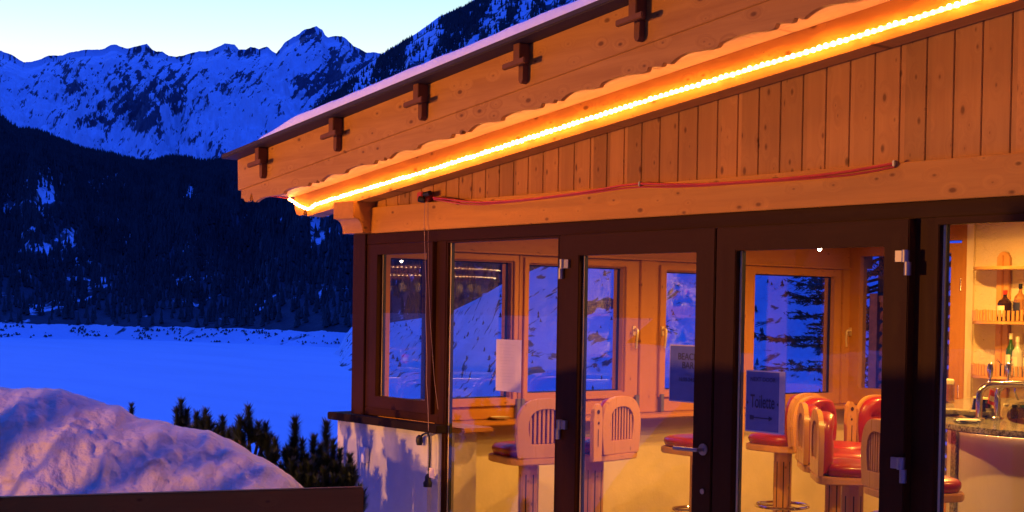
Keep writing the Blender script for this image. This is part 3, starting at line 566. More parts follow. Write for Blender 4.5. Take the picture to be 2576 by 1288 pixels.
# --- glazed front -------------------------------------------------
def frame_part(name, mb, parent, mat='frame_z', bev=.003): return mb.build(name, mat, parent, bevel=bev)
YF = 4.95
MB().box(-8.0, -7.85, YF-.01, YF+.12, .99, 2.167).build('corner_post', 'frame_z', H, bevel=.004)
frame_part('door_header', MB().box(-7.848, XR, YF, YF+.09, 2.100, 2.166), H, 'frame_x')
frame_part('sill_rail', MB().box(-7.848, -7.022, YF, YF+.09, 1.002, 1.052), H, 'frame_x')
for a, b_ in ((-7.848, -7.77), (-7.065, -6.965), (-5.915, -5.80), (-3.645, -3.517), (-2.35, -2.24)):
    z0 = 1.053 if b_ < -7.5 else (.0 if a > -7.1 else 1.0)
    frame_part('mullion', MB().box(a, b_, YF+.002, YF+.038, z0, 2.099), H)
def ringframe(name, x0, x1, z0, z1, wl, wr, wt, wb, y0, y1, parent, mats=('frame_z', 'frame_x'), ax=1, bev=.003):
    m_ = MB(); m_.ring([(x0, z0), (x1, z0), (x1, z1), (x0, z1)], [(x0+wl, z0+wb), (x1-wr, z0+wb), (x1-wr, z1-wt), (x0+wl, z1-wt)], ax, y0, y1)
    o = m_.build(name, mats[0], parent); o.data.materials.append(MATS[mats[1]])
    me = o.data; zz = [z0+wb, z1-wt]
    l = parent_loc(parent)
    for p in me.polygons:
        c = p.center; u = c[0]+l[0] if ax == 1 else c[1]+l[1]; z = c[2]+l[2]
        ins = min(u-x0-wl*.5, x1-wr*.5-u); inz = min(z-z0, z1-z)
        if (z > z1-wt or z < z0+wb or abs(z-zz[0]) < 1e-4 or abs(z-zz[1]) < 1e-4) and x0+wl*.75 < u < x1-wr*.75: p.material_index = 1
    bm = bmesh.new(); bm.from_mesh(me); bmesh.ops.bevel(bm, geom=[e for e in bm.edges if e.calc_face_angle(0) > .6], offset=bev, segments=2, affect='EDGES', clamp_overlap=True); bm.to_mesh(me); bm.free()
    return o
def mitre_frame(x0, x1, z0, z1, wl, wr, wt, wb, y0, y1):
    f = MB()
    f.prism([(x0, z0), (x0+wl, z0+wb), (x0+wl, z1-wt), (x0, z1)], 1, y0, y1)
    f.prism([(x1, z0), (x1, z1), (x1-wr, z1-wt), (x1-wr, z0+wb)], 1, y0, y1)
    return f
def mitre_rails(x0, x1, z0, z1, wl, wr, wt, wb, y0, y1):
    f = MB()
    f.prism([(x0+.0015, z1), (x0+wl+.001, z1-wt), (x1-wr-.001, z1-wt), (x1-.0015, z1)], 1, y0+.001, y1)
    f.prism([(x0+.0015, z0), (x1-.0015, z0), (x1-wr-.001, z0+wb), (x0+wl+.001, z0+wb)], 1, y0+.001, y1)
    return f
def spacer(parent, x, z0, z1, y): # bright metal spacer of the double glazing, seen at the far edge of the pane
    MB().box(x, x+.012, y, y+.016, z0, z1).build('glazing_spacer', 'spacer', parent)
    MB().box(x+.0125, x+.018, y-.001, y+.018, z0, z1).build('glazing_seal', 'black_rubber', parent)
# left casement
cas = ringframe('casement', -7.768, -7.068, 1.055, 2.096, .085, .065, .066, .075, 4.925, 4.975, H)
MB().box(-7.685, -7.131, 4.952, 4.960, 1.128, 2.032).build('pane', 'glass_front', cas); spacer(cas, -7.684, 1.13, 2.03, 4.965)
# fixed pane left
fx = ringframe('fixed_light', -6.964, -5.918, .0, 2.098, .012, .012, .012, .10, 4.955, 4.995, H, bev=.001)
MB().box(-6.95, -5.932, 4.965, 4.971, .102, 2.086).build('pane', 'glass_front', fx); spacer(fx, -6.951, .1, 2.086, 4.973)
# door leaves
def leaf(x0, x1, label, hinge_left):
    lf = ringframe('door', x0, x1, .02, 2.096, .125, .125, .110, .20, 4.905, 4.958, H, bev=.004); tag(lf, label)
    MB().box(x0+.124, x1-.124, 4.928, 4.934, .219, 1.987).build('pane', 'glass_front', lf); spacer(lf, x0+.126, .22, 1.985, 4.936)
    xh = x0 if hinge_left else x1; s_ = 1 if hinge_left else -1
    for z in (1.915, 1.06):
        mb = MB(); mb.tube([(xh+.005*s_, 4.893, z+.002), (xh+.005*s_, 4.893, z+.052)], .017, 16); mb.box(min(xh, xh+.055*s_), max(xh, xh+.055*s_), 4.889, 4.9045, z+.004, z+.050)
        mb.tube([(xh-.006*s_, 4.893, z-.052), (xh-.006*s_, 4.893, z+.003)], .015, 16); mb.build('hinge', 'satin_metal', lf, smooth=True)
    return lf
lf1 = leaf(-5.822, -4.716, 'door leaf carrying the lever handle', True)
lf2 = leaf(-4.708, -3.622, None, False)
MB().box(-4.7155, -4.7085, 4.93, 4.95, .02, 2.095).build('door_gap', 'gap_black', H)
mb = MB(); hx, hz = -4.765, 1.045
mb.tube([(hx, 4.904, hz), (hx, 4.897, hz)], .028, 20); mb.tube([(hx, 4.90, hz), (hx, 4.852, hz), (hx-.012, 4.845, hz), (hx-.14, 4.845, hz-.002)], .0095, 12); mb.build('handle', 'satin_metal', lf1, smooth=True)
mb = MB(); mb.tube([(hx, 4.904, hz-.20), (hx, 4.898, hz-.20)], .013, 14); mb.build('keyhole', 'satin_metal', lf1, smooth=True)
# fixed pane right
fr = ringframe('fixed_light', -3.515, -2.352, .0, 2.098, .02, .02, .03, .10, 4.93, 4.985, H)
MB().box(-3.494, -2.373, 4.950, 4.956, .10, 2.067).build('pane', 'glass_front', fr); spacer(fr, -3.493, .1, 2.067, 4.958)
MB().box(-2.24, 1.0, 5.0, 5.1, 0, 2.167).build('front_wall', 'plaster_out', H)
# --- low plaster wall at the corner with stone coping
mb = MB(); mb.box(-8.105, -7.06, 4.905, 5.0, -.5, .948); mb.build('low_wall', 'plaster_out', H)
MB().box(-7.059, -6.985, 4.93, 4.99, -.5, .946).build('low_wall_pier', 'plaster_out', H)
mb = MB(); mb.prism([(-8.17, 4.862), (-6.925, 4.872), (-6.925, 4.948), (-7.85, 4.948), (-7.85, 5.16), (-8.17, 5.16)], 2, .950, .999); mb.build('coping', 'cap_stone', H, bevel=.005)
mb = MB(); mb.box(-7.79, -7.71, 4.872, 4.904, .70, .80); mb.build('outlet_box', 'white_plastic', H, bevel=.006)

# --- lake side wall with five windows (plane x = -7.85)
XW = -7.85
mb = MB(); mb.box(-8.09, XW, 5.002, 10.1, 0, .90); mb.build('side_wall', 'plaster_in', H)
mb = MB(); mb.prism([(5.05, 2.095), (10.1, 2.095), (10.1, 2.58), (5.05, 2.58)], 0, -8.06, XW+.02); mb.build('wall_panel', 'inner_pine_h', H)
MB().box(-8.02, XW+.045, 5.10, 9.80, 2.078, 2.094).build('head_trim', 'inner_pine_h', H, bevel=.003)
def side_window(y0, y1, gy0, gy1, gz0, gz1, handle=None, sash=.012, z1=2.077):
    X0, X1 = XW-.10, XW+.012
    z0 = .935
    o = ringframe('window', y0, y1, z0, z1, gy0-y0, y1-gy1, z1-gz1, gz0-z0, X0, X1, H, ('inner_pine', 'inner_pine_h'), 0)
    MB().box(XW-.06, XW-.052, gy0+.001, gy1-.001, gz0+.001, gz1-.001).build('pane', 'glass_side', o)
    # black seal round the pane
    q_ = MB(); g_ = .008
    q_.ring([(gy0, gz0), (gy1, gz0), (gy1, gz1), (gy0, gz1)], [(gy0+g_, gz0+g_), (gy1-g_, gz0+g_), (gy1-g_, gz1-g_), (gy0+g_, gz1-g_)], 0, XW-.05, XW-.03); q_.build('seal', 'black_rubber', o)
    if sash > .02:
        ringframe('sash', y0+.03, y1-.03, gz0-.055, gz1+.05, gy0-y0-.04, y1-gy1-.04, .04, .045, X1+.001, X1+.022, o, ('inner_pine', 'inner_pine_h'), 0)
    if handle:
        h_ = MB(); yy, zz = handle, 1.55
        h_.box(X1+.023, X1+.031, yy-.014, yy+.014, zz-.035, zz+.035); h_.tube([(X1+.03, yy, zz+.01), (X1+.06, yy, zz+.01), (X1+.066, yy, zz), (X1+.06, yy, zz-.06), (X1+.052, yy, zz-.13)], [.011, .011, .011, .010, .009], 10); h_.build('handle', 'handle_metal', o, smooth=True, bevel=.002)
    return o
side_window(5.05, 5.50, 5.13, 5.455, 1.08, 2.02)
side_window(5.502, 6.20, 5.605, 6.135, 1.08, 2.02, handle=5.56, sash=.03)
side_window(6.205, 7.35, 6.286, 7.19, 1.105, 2.012, handle=7.28, sash=.03)
MB().box(-8.0, XW+.03, 7.352, 7.52, .935, 2.077).build('window_post', 'inner_pine', H, bevel=.004)
side_window(7.522, 8.44, 7.625, 8.33, 1.10, 2.00, handle=7.575, sash=.03)
side_window(8.445, 9.70, 8.624, 9.61, 1.03, 2.012)
MB().box(-8.0, XW+.03, 9.702, 9.80, .935, 2.077).build('window_post', 'inner_pine', H, bevel=.004)
mb = MB(); mb.box(XW-.15, XW+.20, 5.14, 9.79, .902, .932); mb.build('window_ledge', 'inner_pine_h', H, bevel=.008)
for y in (6.17, 6.21, 7.30, 7.56): MB().box(XW+.013, XW+.05, y, y+.035, .936, 1.07).build('blind_bracket', 'satin_metal', H, bevel=.003)
# short pier with wooden cap inside the front
MB().box(-7.845, -7.10, 5.13, 5.30, 0, .93).build('inner_pier', 'plaster_in', H)
MB().box(-7.845, -7.0, 5.125, 5.36, .9325, .965).build('pier_cap', 'inner_pine_h', H, bevel=.008)

# --- back wall y = 9.8 with window, narrow door and straw plaster
YB = 9.80
bx = lambda px_, py_=700: onY(px_, py_, YB).x
def back_opening(name, xa, xb, gxa, gxb, z0, z1, gz0, gz1, handle=None, hinges=False):
    o = ringframe(name, xa, xb, z0, z1, gxa-xa, xb-gxb, z1-gz1, gz0-z0, YB-.01, YB+.09, H, ('inner_pine', 'inner_pine_h'))
    MB().box(gxa, gxb, YB+.04, YB+.046, gz0, gz1).build('pane', 'glass_side', o)
    if handle:
        h_ = MB(); xx, zz = handle, 1.55; y = YB-.01
        h_.box(xx-.014, xx+.014, y-.009, y-.001, zz-.035, zz+.035); h_.tube([(xx, y-.008, zz+.01), (xx, y-.04, zz+.01), (xx-.004, y-.046, zz), (xx-.012, y-.042, zz-.06), (xx-.012, y-.034, zz-.13)], [.011, .011, .011, .010, .009], 10); h_.build('handle', 'handle_metal', o, smooth=True)
    if hinges:
        for z in (1.95, 1.1): MB().tube([(xb, YB-.018, z-.05), (xb, YB-.018, z+.05)], .011, 10).build('hinge', 'chrome', o, smooth=True)
    return o
xw0 = -7.85
back_opening('window', xw0, bx(2300), bx(2165), bx(2268), .935, 2.30, 1.075, 2.19, handle=bx(2141, 850))
xd0, xd1 = bx(2301), bx(2422)
back_opening('back_door', xd0, xd1, bx(2330), bx(2393), .02, 2.28, .3, 2.20, hinges=True)
MB().box(xd1+.002, bx(2444), YB-.03, YB+.1, 0, 2.60).build('pillar', 'inner_pine', H, bevel=.004)
MB().box(xw0, xd0-.002, YB+.0, YB+.1, 0, .90).build('back_wall_base', 'plaster_in', H)
MB().box(xw0, xd1, YB+.0, YB+.1, 2.302, 2.62).build('back_wall_head', 'inner_pine_h', H)
xs = bx(2445)
MB().box(xs, 1.0, YB-.05, YB+.1, 0, 3.4).build('back_wall', 'straw_plaster', H)
MB().box(xs, bx(2462), YB-.075, YB-.051, 0, 3.0).build('corner_reveal', 'plaster_in', H)

# ================================================================== things on the front of the house
# rope of lights
RL = MB(); beads = MB(); yl = 4.800
path = [(-8.585, yl, 2.418), (-8.50, yl, 2.388), (-8.42, yl, 2.358), (-8.36, yl, 2.342), (-8.30, yl, 2.346)]
x = -8.24
while x < -1.5: path.append((x, yl, Zb(x)+.052+.004*math.sin(x*2.1))); x += .10
RL.tube(path, .0085, 6)
def along(path, step):
    out = []; d = 0; P = [Vector(p) for p in path]
    for a, b_ in zip(P, P[1:]):
        L = (b_-a).length
        while d < L: out.append(a+(b_-a)*(d/L)); d += step
        d -= L
    return out
for p in along(path, .036):
    k_ = random.uniform(.9, 1.22); beads.lathe([(0, -.0105*k_), (.0075*k_, -.0075*k_), (.0105*k_, 0), (.0075*k_, .0075*k_), (0, .0105*k_)], (p.x+random.uniform(-.003, .003), p.y-.006, p.z+random.uniform(-.0025, .0025)), 6)
lr = thing('rope_light', 'glowing amber rope light with bright beads strung along the verge rafter', 'light', (-8.58, 4.83, 2.41))
RL.build('light_tube', 'led_tube', lr); beads.build('light_bead', 'led_warm', lr)
o = MB().tube([(-8.585, 4.83, 2.42), (-8.60, 4.70, 2.432), (-8.60, 4.50, 2.433)], .005, 6).build('feed_cable', 'red_cable', lr)
# red cable along the beam with its junction box and clips
jb = onY(1078, 496, 4.92)
rc = thing('red_cable', 'red electric cable sagging along the top edge of the lintel beam', 'cable', (jb.x, 4.9, jb.z))
cp = [(1090, 497), (1120, 500), (1160, 506), (1210, 509), (1270, 506), (1340, 500), (1420, 490), (1500, 478), (1560, 467), (1610, 462), (1680, 464), (1760, 464), (1850, 459), (1950, 452), (2050, 442), (2130, 432), (2200, 420), (2250, 411)]
P1 = [onY(x, y, 4.905) for x, y in cp]; MB().tube(P1, .0065, 8).tube([p+Vector((0, .004, -.010-.006*math.sin(i*.9))) for i, p in enumerate(P1)], .0045, 8).build('cable_run', 'red_cable', rc, smooth=True)
for x, y in ((1610, 462), (2250, 410)):
    p = onY(x, y, 4.905); MB().box(p.x-.007, p.x+.007, 4.896, 4.92, p.z-.014, p.z+.011).build('clip', 'satin_metal', rc, bevel=.003)
mb = MB(); mb.box(jb.x-.055, jb.x+.0, 4.87, 4.954, 2.338, 2.395); mb.build('junction_box', 'red_cable', rc, bevel=.006)
MB().tube([(jb.x, 4.89, 2.378), (jb.x+.06, 4.89, 2.384)], .016, 12).tube([(jb.x-.02, 4.862, 2.352), (jb.x+.01, 4.885, 2.345)], .018, 10).build('socket', 'black_rubber', rc, smooth=True)
# thin cord hanging down to the wall
cp = [(1069, 500), (1067, 560), (1069, 640), (1072, 720), (1071, 800), (1074, 900), (1073, 960), (1077, 1030), (1078, 1085)]
mb = MB().tube([onY(x, y, 4.895 if y < 570 else 4.86) for x, y in cp], .0019, 5)
cp2 = [(1076, 500), (1077, 600), (1078, 700), (1083, 820), (1093, 960), (1102, 1030)]
mb.tube([onY(x, y, 4.895) for x, y in cp2], .0011, 5)
tag(mb.build('hanging_cord', 'thin_cord', smooth=True), 'thin pale cord hanging from the beam in front of the narrow window', 'cord')
# black lead with plug and coupling
w_ = lambda x, y, d=4.87: onY(x, y, d)
lead = thing('power_lead', 'black power lead with a dangling plug and a socket on the low white wall', 'cable', tuple(w_(1078, 1090)))
MB().tube([w_(1059, 1100), w_(1062, 1094), w_(1070, 1090), w_(1076, 1090), w_(1079, 1098), w_(1081, 1120), w_(1081, 1150), w_(1079, 1185)], .006, 8).build('lead', 'black_rubber', lead, smooth=True)
p = w_(1055, 1106); MB().lathe([(0, -.035), (.016, -.033), (.022, -.01), (.02, .015), (.008, .028), (0, .03)], p, 12).build('plug', 'black_rubber', lead, smooth=True)
p = w_(1076, 1208); MB().lathe([(0, -.040), (.026, -.040), (.028, -.015), (.018, .0), (.018, .02), (.010, .035), (0, .04)], p, 12).build('coupling', 'black_rubber', lead, smooth=True)
p = w_(1086, 1190); MB().box(p.x-.025, p.x+.03, 4.868, 4.870, p.z-.03, p.z+.03).build('cable_tag', 'paper', lead)

# text helper
def textmesh(body, size, font_scale=(1, 1), bold=False, space=1.0):
    c = bpy.data.curves.new('t', 'FONT'); c.body = body; c.size = size; c.align_x = 'CENTER'; c.align_y = 'CENTER'; c.space_character = space
    if bold: c.offset = size*.008
    o = bpy.data.objects.new('t', c); COL.objects.link(o); dg = bpy.context.evaluated_depsgraph_get(); dg.update()
    me = bpy.data.meshes.new_from_object(o.evaluated_get(dg)); bpy.data.objects.remove(o); bpy.data.curves.remove(c); return me
def write(parent, body, x, z, y, size, mat, sx=1, bold=True):
    me = textmesh(body, size, bold=bold); l = parent_loc(parent)
    M_ = Matrix(((sx, 0, 0, x-l[0]), (0, 0, 1, y-l[1]), (0, 1, 0, z-l[2]), (0, 0, 0, 1)))
    me.transform(M_); me.materials.clear(); me.materials.append(MATS[mat])
    o = bpy.data.objects.new('lettering', me); COL.objects.link(o); o.parent = parent; return o
# paper on the fixed pane
a, b_ = onY(1248, 853, 4.975), onY(1309, 988, 4.975)
nt_ = thing('paper_notice', 'blank looking pale paper notice with faint lines taped to the fixed pane', 'notice', (a.x, 4.978, b_.z))
mb = MB(); n = 8
V = [(a.x+(b_.x-a.x)*i/n, 4.977+.003*math.sin(i*1.1), z) for z in (b_.z, a.z) for i in range(n+1)]; V += [(x_, y_+.0012, z_) for x_, y_, z_ in V]; m_ = 2*(n+1)
fs = [(i, i+1, n+2+i, n+1+i) for i in range(n)] + [(m_+i, m_+n+1+i, m_+n+2+i, m_+i+1) for i in range(n)]
mb.add(V, fs); mb.build('sheet', 'paper', nt_)
mb = MB()
for k_ in range(13):
    z = a.z-.03-.018*k_; mb.box(a.x+.03, a.x+.03+random.uniform(.10, .16), 4.9728, 4.9732, z, z+.0012)
mb.build('faint_print', 'laminate_edge', nt_)
# signs on the door leaves
def sign(name, label, pa, pb, y, edge_r=0):
    a, b_ = onY(*pa, y), onY(*pb, y)
    s_ = thing(name, label, 'sign', (a.x, y, b_.z))
    MB().box(a.x, b_.x, y, y+.002, b_.z, a.z).build('laminated_sheet', 'laminate', s_)
    e_ = MB(); t_ = .006; e_.box(a.x, b_.x, y-.0012, y-.0002, a.z-t_, a.z); e_.box(a.x, a.x+t_*.6, y-.0012, y-.0002, b_.z, a.z-t_); e_.box(a.x+t_*.6, b_.x, y-.0012, y-.0002, b_.z, b_.z+t_); e_.box(b_.x-t_-edge_r, b_.x, y-.0012, y-.0002, b_.z+t_, a.z-t_); e_.build('clear_border', 'laminate_edge', s_)
    return s_, a, b_
ys = 4.922
s_, a, b_ = sign('beach_bar_sign', 'laminated bar opening hours sign behind the door glass above the lever handle', (1686, 866), (1771, 1016), ys)
cx = a.x+.125; zt = a.z
write(s_, 'BEACH', cx, zt-.058, ys-.002, .046, 'ink', .95); write(s_, 'BAR', cx, zt-.100, ys-.002, .046, 'ink', .95)
write(s_, 'open', cx, zt-.142, ys-.002, .02, 'ink_soft'); write(s_, '16:00-24:00', cx, zt-.168, ys-.002, .026, 'ink')
s2, a, b_ = sign('toilet_sign', 'blue tinted laminated toilet sign with a fat arrow pointing right', (1878, 930), (1973, 1094), ys, .028)
cx = (a.x+b_.x-.03)/2; zt = a.z
write(s2, 'NEXT DOOR', cx, zt-.042, ys-.002, .026, 'ink'); 
me_o = write(s2, 'Toilette', cx, zt-.145, ys-.002, .056, 'ink', .82)
for v in me_o.data.vertices: v.co.z = (v.co.z-(zt-.145-parent_loc(s2)[2]))*1.55+(zt-.145-parent_loc(s2)[2])
mb = MB(); zc_ = zt-.2175; mb.prism([(cx-.075, zc_+.0105), (cx-.052, zc_+.0085), (cx-.050, zc_+.002), (cx+.04, zc_+.002), (cx+.04, zc_+.0115), (cx+.062, zc_), (cx+.04, zc_-.0115), (cx+.04, zc_-.002), (cx-.050, zc_-.002), (cx-.052, zc_-.0085), (cx-.075, zc_-.0105)], 1, ys-.0025, ys-.0017); mb.build('arrow', 'ink', s2)
for q_ in (-.092, .092): MB().prism([(cx+q_-.006, zt-.150), (cx+q_, zt-.142), (cx+q_+.006, zt-.150), (cx+q_, zt-.158)], 1, ys-.0024, ys-.0018).build('dot', 'ink', s2)

# snow on the roof
def roofsnow():
    xs_ = np.concatenate([np.linspace(-8.18, -7.9, 24), np.linspace(-7.89, -1.6, 300)]); prof = [0, .012, .03, .06, .12, .3, .8, 2, 5.6]
    V = []; k = len(prof)
    for x in xs_:
        top = .066*min(1, ((x+8.185)/.45)**.6)*(1-.25*(x+8)/6.5)+.002
        for t_, dy in enumerate(prof):
            hgt = top*[0, .75, .98, 1.0, 1.03, 1.1, 1.2, 1.2, 1.0][t_]
            nz = .010*(float(fbm(np.array(x*6.), np.array(dy*5.+3), 4))-.5)*(1 if t_ else 0)
            y = 4.335+dy+.02*(float(fbm(np.array(x*4.), np.array(1.), 4))-.5)
            V.append((x, y, Zb(x)+.430+max(hgt+nz, .0)))
    Fs = [(i*k+j, (i+1)*k+j, (i+1)*k+j+1, i*k+j+1) for i in range(len(xs_)-1) for j in range(k-1)]
    return npmesh('roof_snow', V, Fs, 'snow_clean')
o = roofsnow(); tag(o, 'thin layer of pinkish snow lying on the dark roof edge', 'snow')

# ================================================================== terrace in front: board fence, snow heap, pines
a, b_ = onZ(-260, 1257, 1.04), onZ(912, 1224, 1.04)
dv = (b_-a); L_ = math.hypot(dv.x, dv.y); ang = math.atan2(dv.y, dv.x)
fc = thing('board_fence', 'low dark brown board fence in front of the snow heap', 'fence', (a.x, a.y, 0), ang, local=True)
MB().box(0, L_, -.02, .02, .62, 1.04).build('top_board', 'oldboard', fc, bevel=.004)
MB().box(0, L_, -.02, .02, .16, .60).build('lower_board', 'oldboard', fc, bevel=.004)
for x in (.15, L_*.5, L_-.12): MB().box(x-.04, x+.04, .021, .10, 0, .98).build('post', 'oldboard', fc, bevel=.004)
# snow heap
crest = [(-3.9, -2.6, .9), (-4.6, -1.9, 1.42), (-5.5, -1.1, 1.47), (-6.4, -.2, 1.46), (-7.0, .8, 1.43), (-7.05, 1.6, 1.37)]  # out-of-view crest points, shaped to cast the shadow on the doors
for x, y, t_ in ((0, 973, 6.8), (60, 972, 6.8), (130, 974, 6.8), (200, 984, 6.8), (240, 996, 6.8), (300, 1020, 6.79), (350, 1044, 6.79), (400, 1056, 6.78), (460, 1069, 6.78), (520, 1084, 6.77), (580, 1104, 6.77), (620, 1127, 6.76), (660, 1148, 6.76), (700, 1170, 6.76), (735, 1196, 6.78), (765, 1226, 6.8), (800, 1262, 6.85), (850, 1330, 6.9)):
    p = onT(x, y, t_); crest.append((p.x, p.y, p.z))
crest += [(crest[-1][0]+.05, crest[-1][1]+.35, .25), (crest[-1][0]+.1, crest[-1][1]+.7, .0)]
C_ = np.array(crest); ds = np.r_[0, np.cumsum(np.hypot(np.diff(C_[:, 0]), np.diff(C_[:, 1])))]
ss = np.linspace(0, ds[-1], 620); cx_ = np.interp(ss, ds, C_[:, 0]); cy_ = np.interp(ss, ds, C_[:, 1]); cz_ = np.interp(ss, ds, C_[:, 2])
bb = np.linspace(-1.9, 1.5, 260); SS, BB = np.meshgrid(ss, bb, indexing='ij')
kk_ = np.clip((ss-ds[4])/1.2, 0, 1)[:, None]; X = cx_[:, None]-BB*(.70+.15*kk_); Y = cy_[:, None]+BB*(-.70+1.15*kk_)+0*SS      # b>0: away from the camera (towards -x)
hgt = np.clip(cz_[:, None], 0, 9)
wn_ = np.where(BB < 0, 1.55, 1.35); q = np.clip(np.abs(BB)/wn_, 0, 1)
prof = np.where(BB < 0, (1-q**1.7)**1.1, np.cos(q*math.pi/2)**.9)
n1 = fbm(SS*1.1+.5*BB, BB*.9+4, 4); n2 = fbm(SS*3.2, BB*1.7+1, 5, True)-.5; n3 = fbm(SS*11, BB*9, 4)-.5
front = np.clip(-BB/.12, 0, 1); e_ = np.clip(q*6, .15, 1)*np.clip(hgt*2, 0, 1)*np.clip((1-q)*4, 0, 1)*np.clip(q*5, 0, 1)*np.where(BB < 0, 1, .3)
Z = hgt*prof + e_*(.24*(n1-.5)+.22*(n2-.18)*np.clip(q*3, .1, 1)+.08*n3+.015*(fbm(SS*30, BB*26, 3)-.5)) + .03*(fbm(SS*14, SS*0+2, 4)-.5) - .012
X = X + e_*.10*(fbm(SS*2.2+9, BB*2.+2, 4)-.5)
i, j = np.meshgrid(np.arange(len(ss)-1), np.arange(len(bb)-1), indexing='ij'); qq = i*len(bb)+j; nb = len(bb)
o = npmesh('snow_heap', np.stack([X, Y, Z], -1).reshape(-1, 3), np.stack([qq, qq+nb, qq+nb+1, qq+1], -1).reshape(-1, 4), 'snow_near'); tag(o, 'big dirty heap of shovelled snow sloping down behind the board fence', 'snow heap')

# dwarf pines: upright candles thick with needles
def candle(nv, nf, base, tip, r, rj, dens=150):
    base, tip = np.array(base), np.array(tip); ax = tip-base; L = np.linalg.norm(ax); ax /= L
    u = np.cross(ax, [.3, .9, .1]); u /= np.linalg.norm(u); w = np.cross(ax, u); n_ = max(int(dens*3.2*L/.15), 90)
    for i_ in range(n_):
        t_ = rj.random(); a_ = rj.random()*6.283; p = base+ax*L*t_; d_ = (u*math.cos(a_)+w*math.sin(a_)); out = d_*(.9)+ax*(.75 if t_ < .85 else 1.2); out /= np.linalg.norm(out)
        ln = r*1.25*(.75+.5*rj.random()); e = p+out*ln; s_ = np.cross(out, ax); s_ /= max(np.linalg.norm(s_), 1e-6); s_ = s_*.0034
        k = len(nv); nv += [p-s_, p+s_, e]; nf.append((k, k+1, k+2))
def mugo(loc, tips, label, seed, group='dwarf pines', fill=0):
    """tips: list of world tip positions"""
    rj = np.random.default_rng(seed); r_ = thing('dwarf_pine', label, 'shrub', loc, group=group)
    st = MB(); nv, nf = [], []
    L0 = Vector(loc)
    for tp, ln, rad in tips:
        tp = Vector(tp); hub = Vector((L0.x+(tp.x-L0.x)*.55, L0.y+(tp.y-L0.y)*.55, tp.z-ln-.10-abs(tp.x-L0.x)*.2)); b0 = Vector((tp.x+rj.uniform(-.01, .01), tp.y, tp.z-ln))
        st.tube([L0+Vector((0, 0, 0)), hub, b0, tp-Vector((0, 0, .02))], [.014, .010, .007, .004], 6); candle(nv, nf, b0, tp, rad, rj)
        for s_ in range(2):
            a_ = rj.uniform(0, 6.28); q0 = hub+(b0-hub)*rj.uniform(.3, .95); q1 = q0+Vector((math.cos(a_)*.05, math.sin(a_)*.05, rj.uniform(.05, .09))); st.tube([q0, q1], .004, 5); candle(nv, nf, q0+(q1-q0)*.3, q1, rad*.9, rj, 120)
    for s_ in range(fill):
        q0 = L0+Vector((rj.uniform(-.30, .16), rj.uniform(-.12, .25), 0)); zt_ = rj.uniform(.38, .70) if L0.y > 2 else rj.uniform(.9, 2.0); q1 = Vector((q0.x, q0.y, zt_-.12)); q2 = Vector((q0.x+rj.uniform(-.02, .02), q0.y, zt_))
        st.tube([L0, (L0+q1)/2, q1], .006, 5); candle(nv, nf, q1, q2, .05, rj)
    st.build('trunk', 'bark', r_)
    o = npmesh('needles', [np.array(v)-np.array(loc) for v in nv], nf, 'needles', smooth=False); o.parent = r_
    return r_
def tp(x, y, t_): p = onT(x, y, t_); return (p.x, p.y, p.z)
def gbase(x, y, t_, z): p = onT(x, y, t_); return (p.x, p.y, z)
mugo(gbase(331, 1100, 8.9, .4), [(tp(331, 1021, 8.9), .12, .03)], 'tiny pine tip barely showing over the top of the snow heap', 1)
mugo(gbase(456, 1150, 8.8, .45), [(tp(456, 1013, 8.8), .13, .042), (tp(445, 1033, 8.75), .10, .04), (tp(470, 1037, 8.8), .10, .04)], 'single pine leader poking over the heap, leftmost full tip', 2)
mugo(gbase(506, 1160, 8.7, .45), [(tp(495, 1043, 8.7), .11, .042), (tp(517, 1038, 8.7), .12, .042), (tp(524, 1055, 8.65), .10, .04)], 'forked pair of stubby pine tips above the heap', 3, fill=8)
mugo(gbase(562, 1200, 8.7, .35), [(tp(560, 1057, 8.7), .12, .042), (tp(575, 1085, 8.65), .10, .04), (tp(550, 1075, 8.7), .10, .035)], 'short rounded pine tip between the forked pair and the tall branching one', 4, fill=12)
mugo(gbase(630, 1230, 8.5, .2), [(tp(625, 1030, 8.5), .15, .045), (tp(603, 1055, 8.45), .13, .045), (tp(597, 1088, 8.5), .12, .045), (tp(650, 1070, 8.5), .08, .042), (tp(668, 1072, 8.55), .10, .045), (tp(612, 1095, 8.5), .12, .045), (tp(655, 1090, 8.5), .09, .04), (tp(628, 1060, 8.55), .08, .035)], 'tall branching pine with a cross shaped leader in the middle of the row', 5, fill=22)
mugo(gbase(680, 1240, 8.5, .2), [(tp(673, 1102, 8.5), .12, .045), (tp(692, 1112, 8.45), .12, .045), (tp(682, 1130, 8.5), .10, .04)], 'small pine clump just right of the tall branching one', 6, fill=18)
T1 = [(tp(743, 1060, 8.6), .2, .05), (tp(736, 1108, 8.6), .14, .045), (tp(760, 1115, 8.6), .14, .045), (tp(722, 1140, 8.5), .13, .045), (tp(745, 1140, 8.5), .13, .045), (tp(770, 1150, 8.5), .13, .045), (tp(735, 1165, 8.4), .12, .045), (tp(760, 1178, 8.4), .12, .045), (tp(780, 1172, 8.4), .12, .045), (tp(752, 1200, 8.35), .12, .045), (tp(778, 1203, 8.35), .12, .045)]
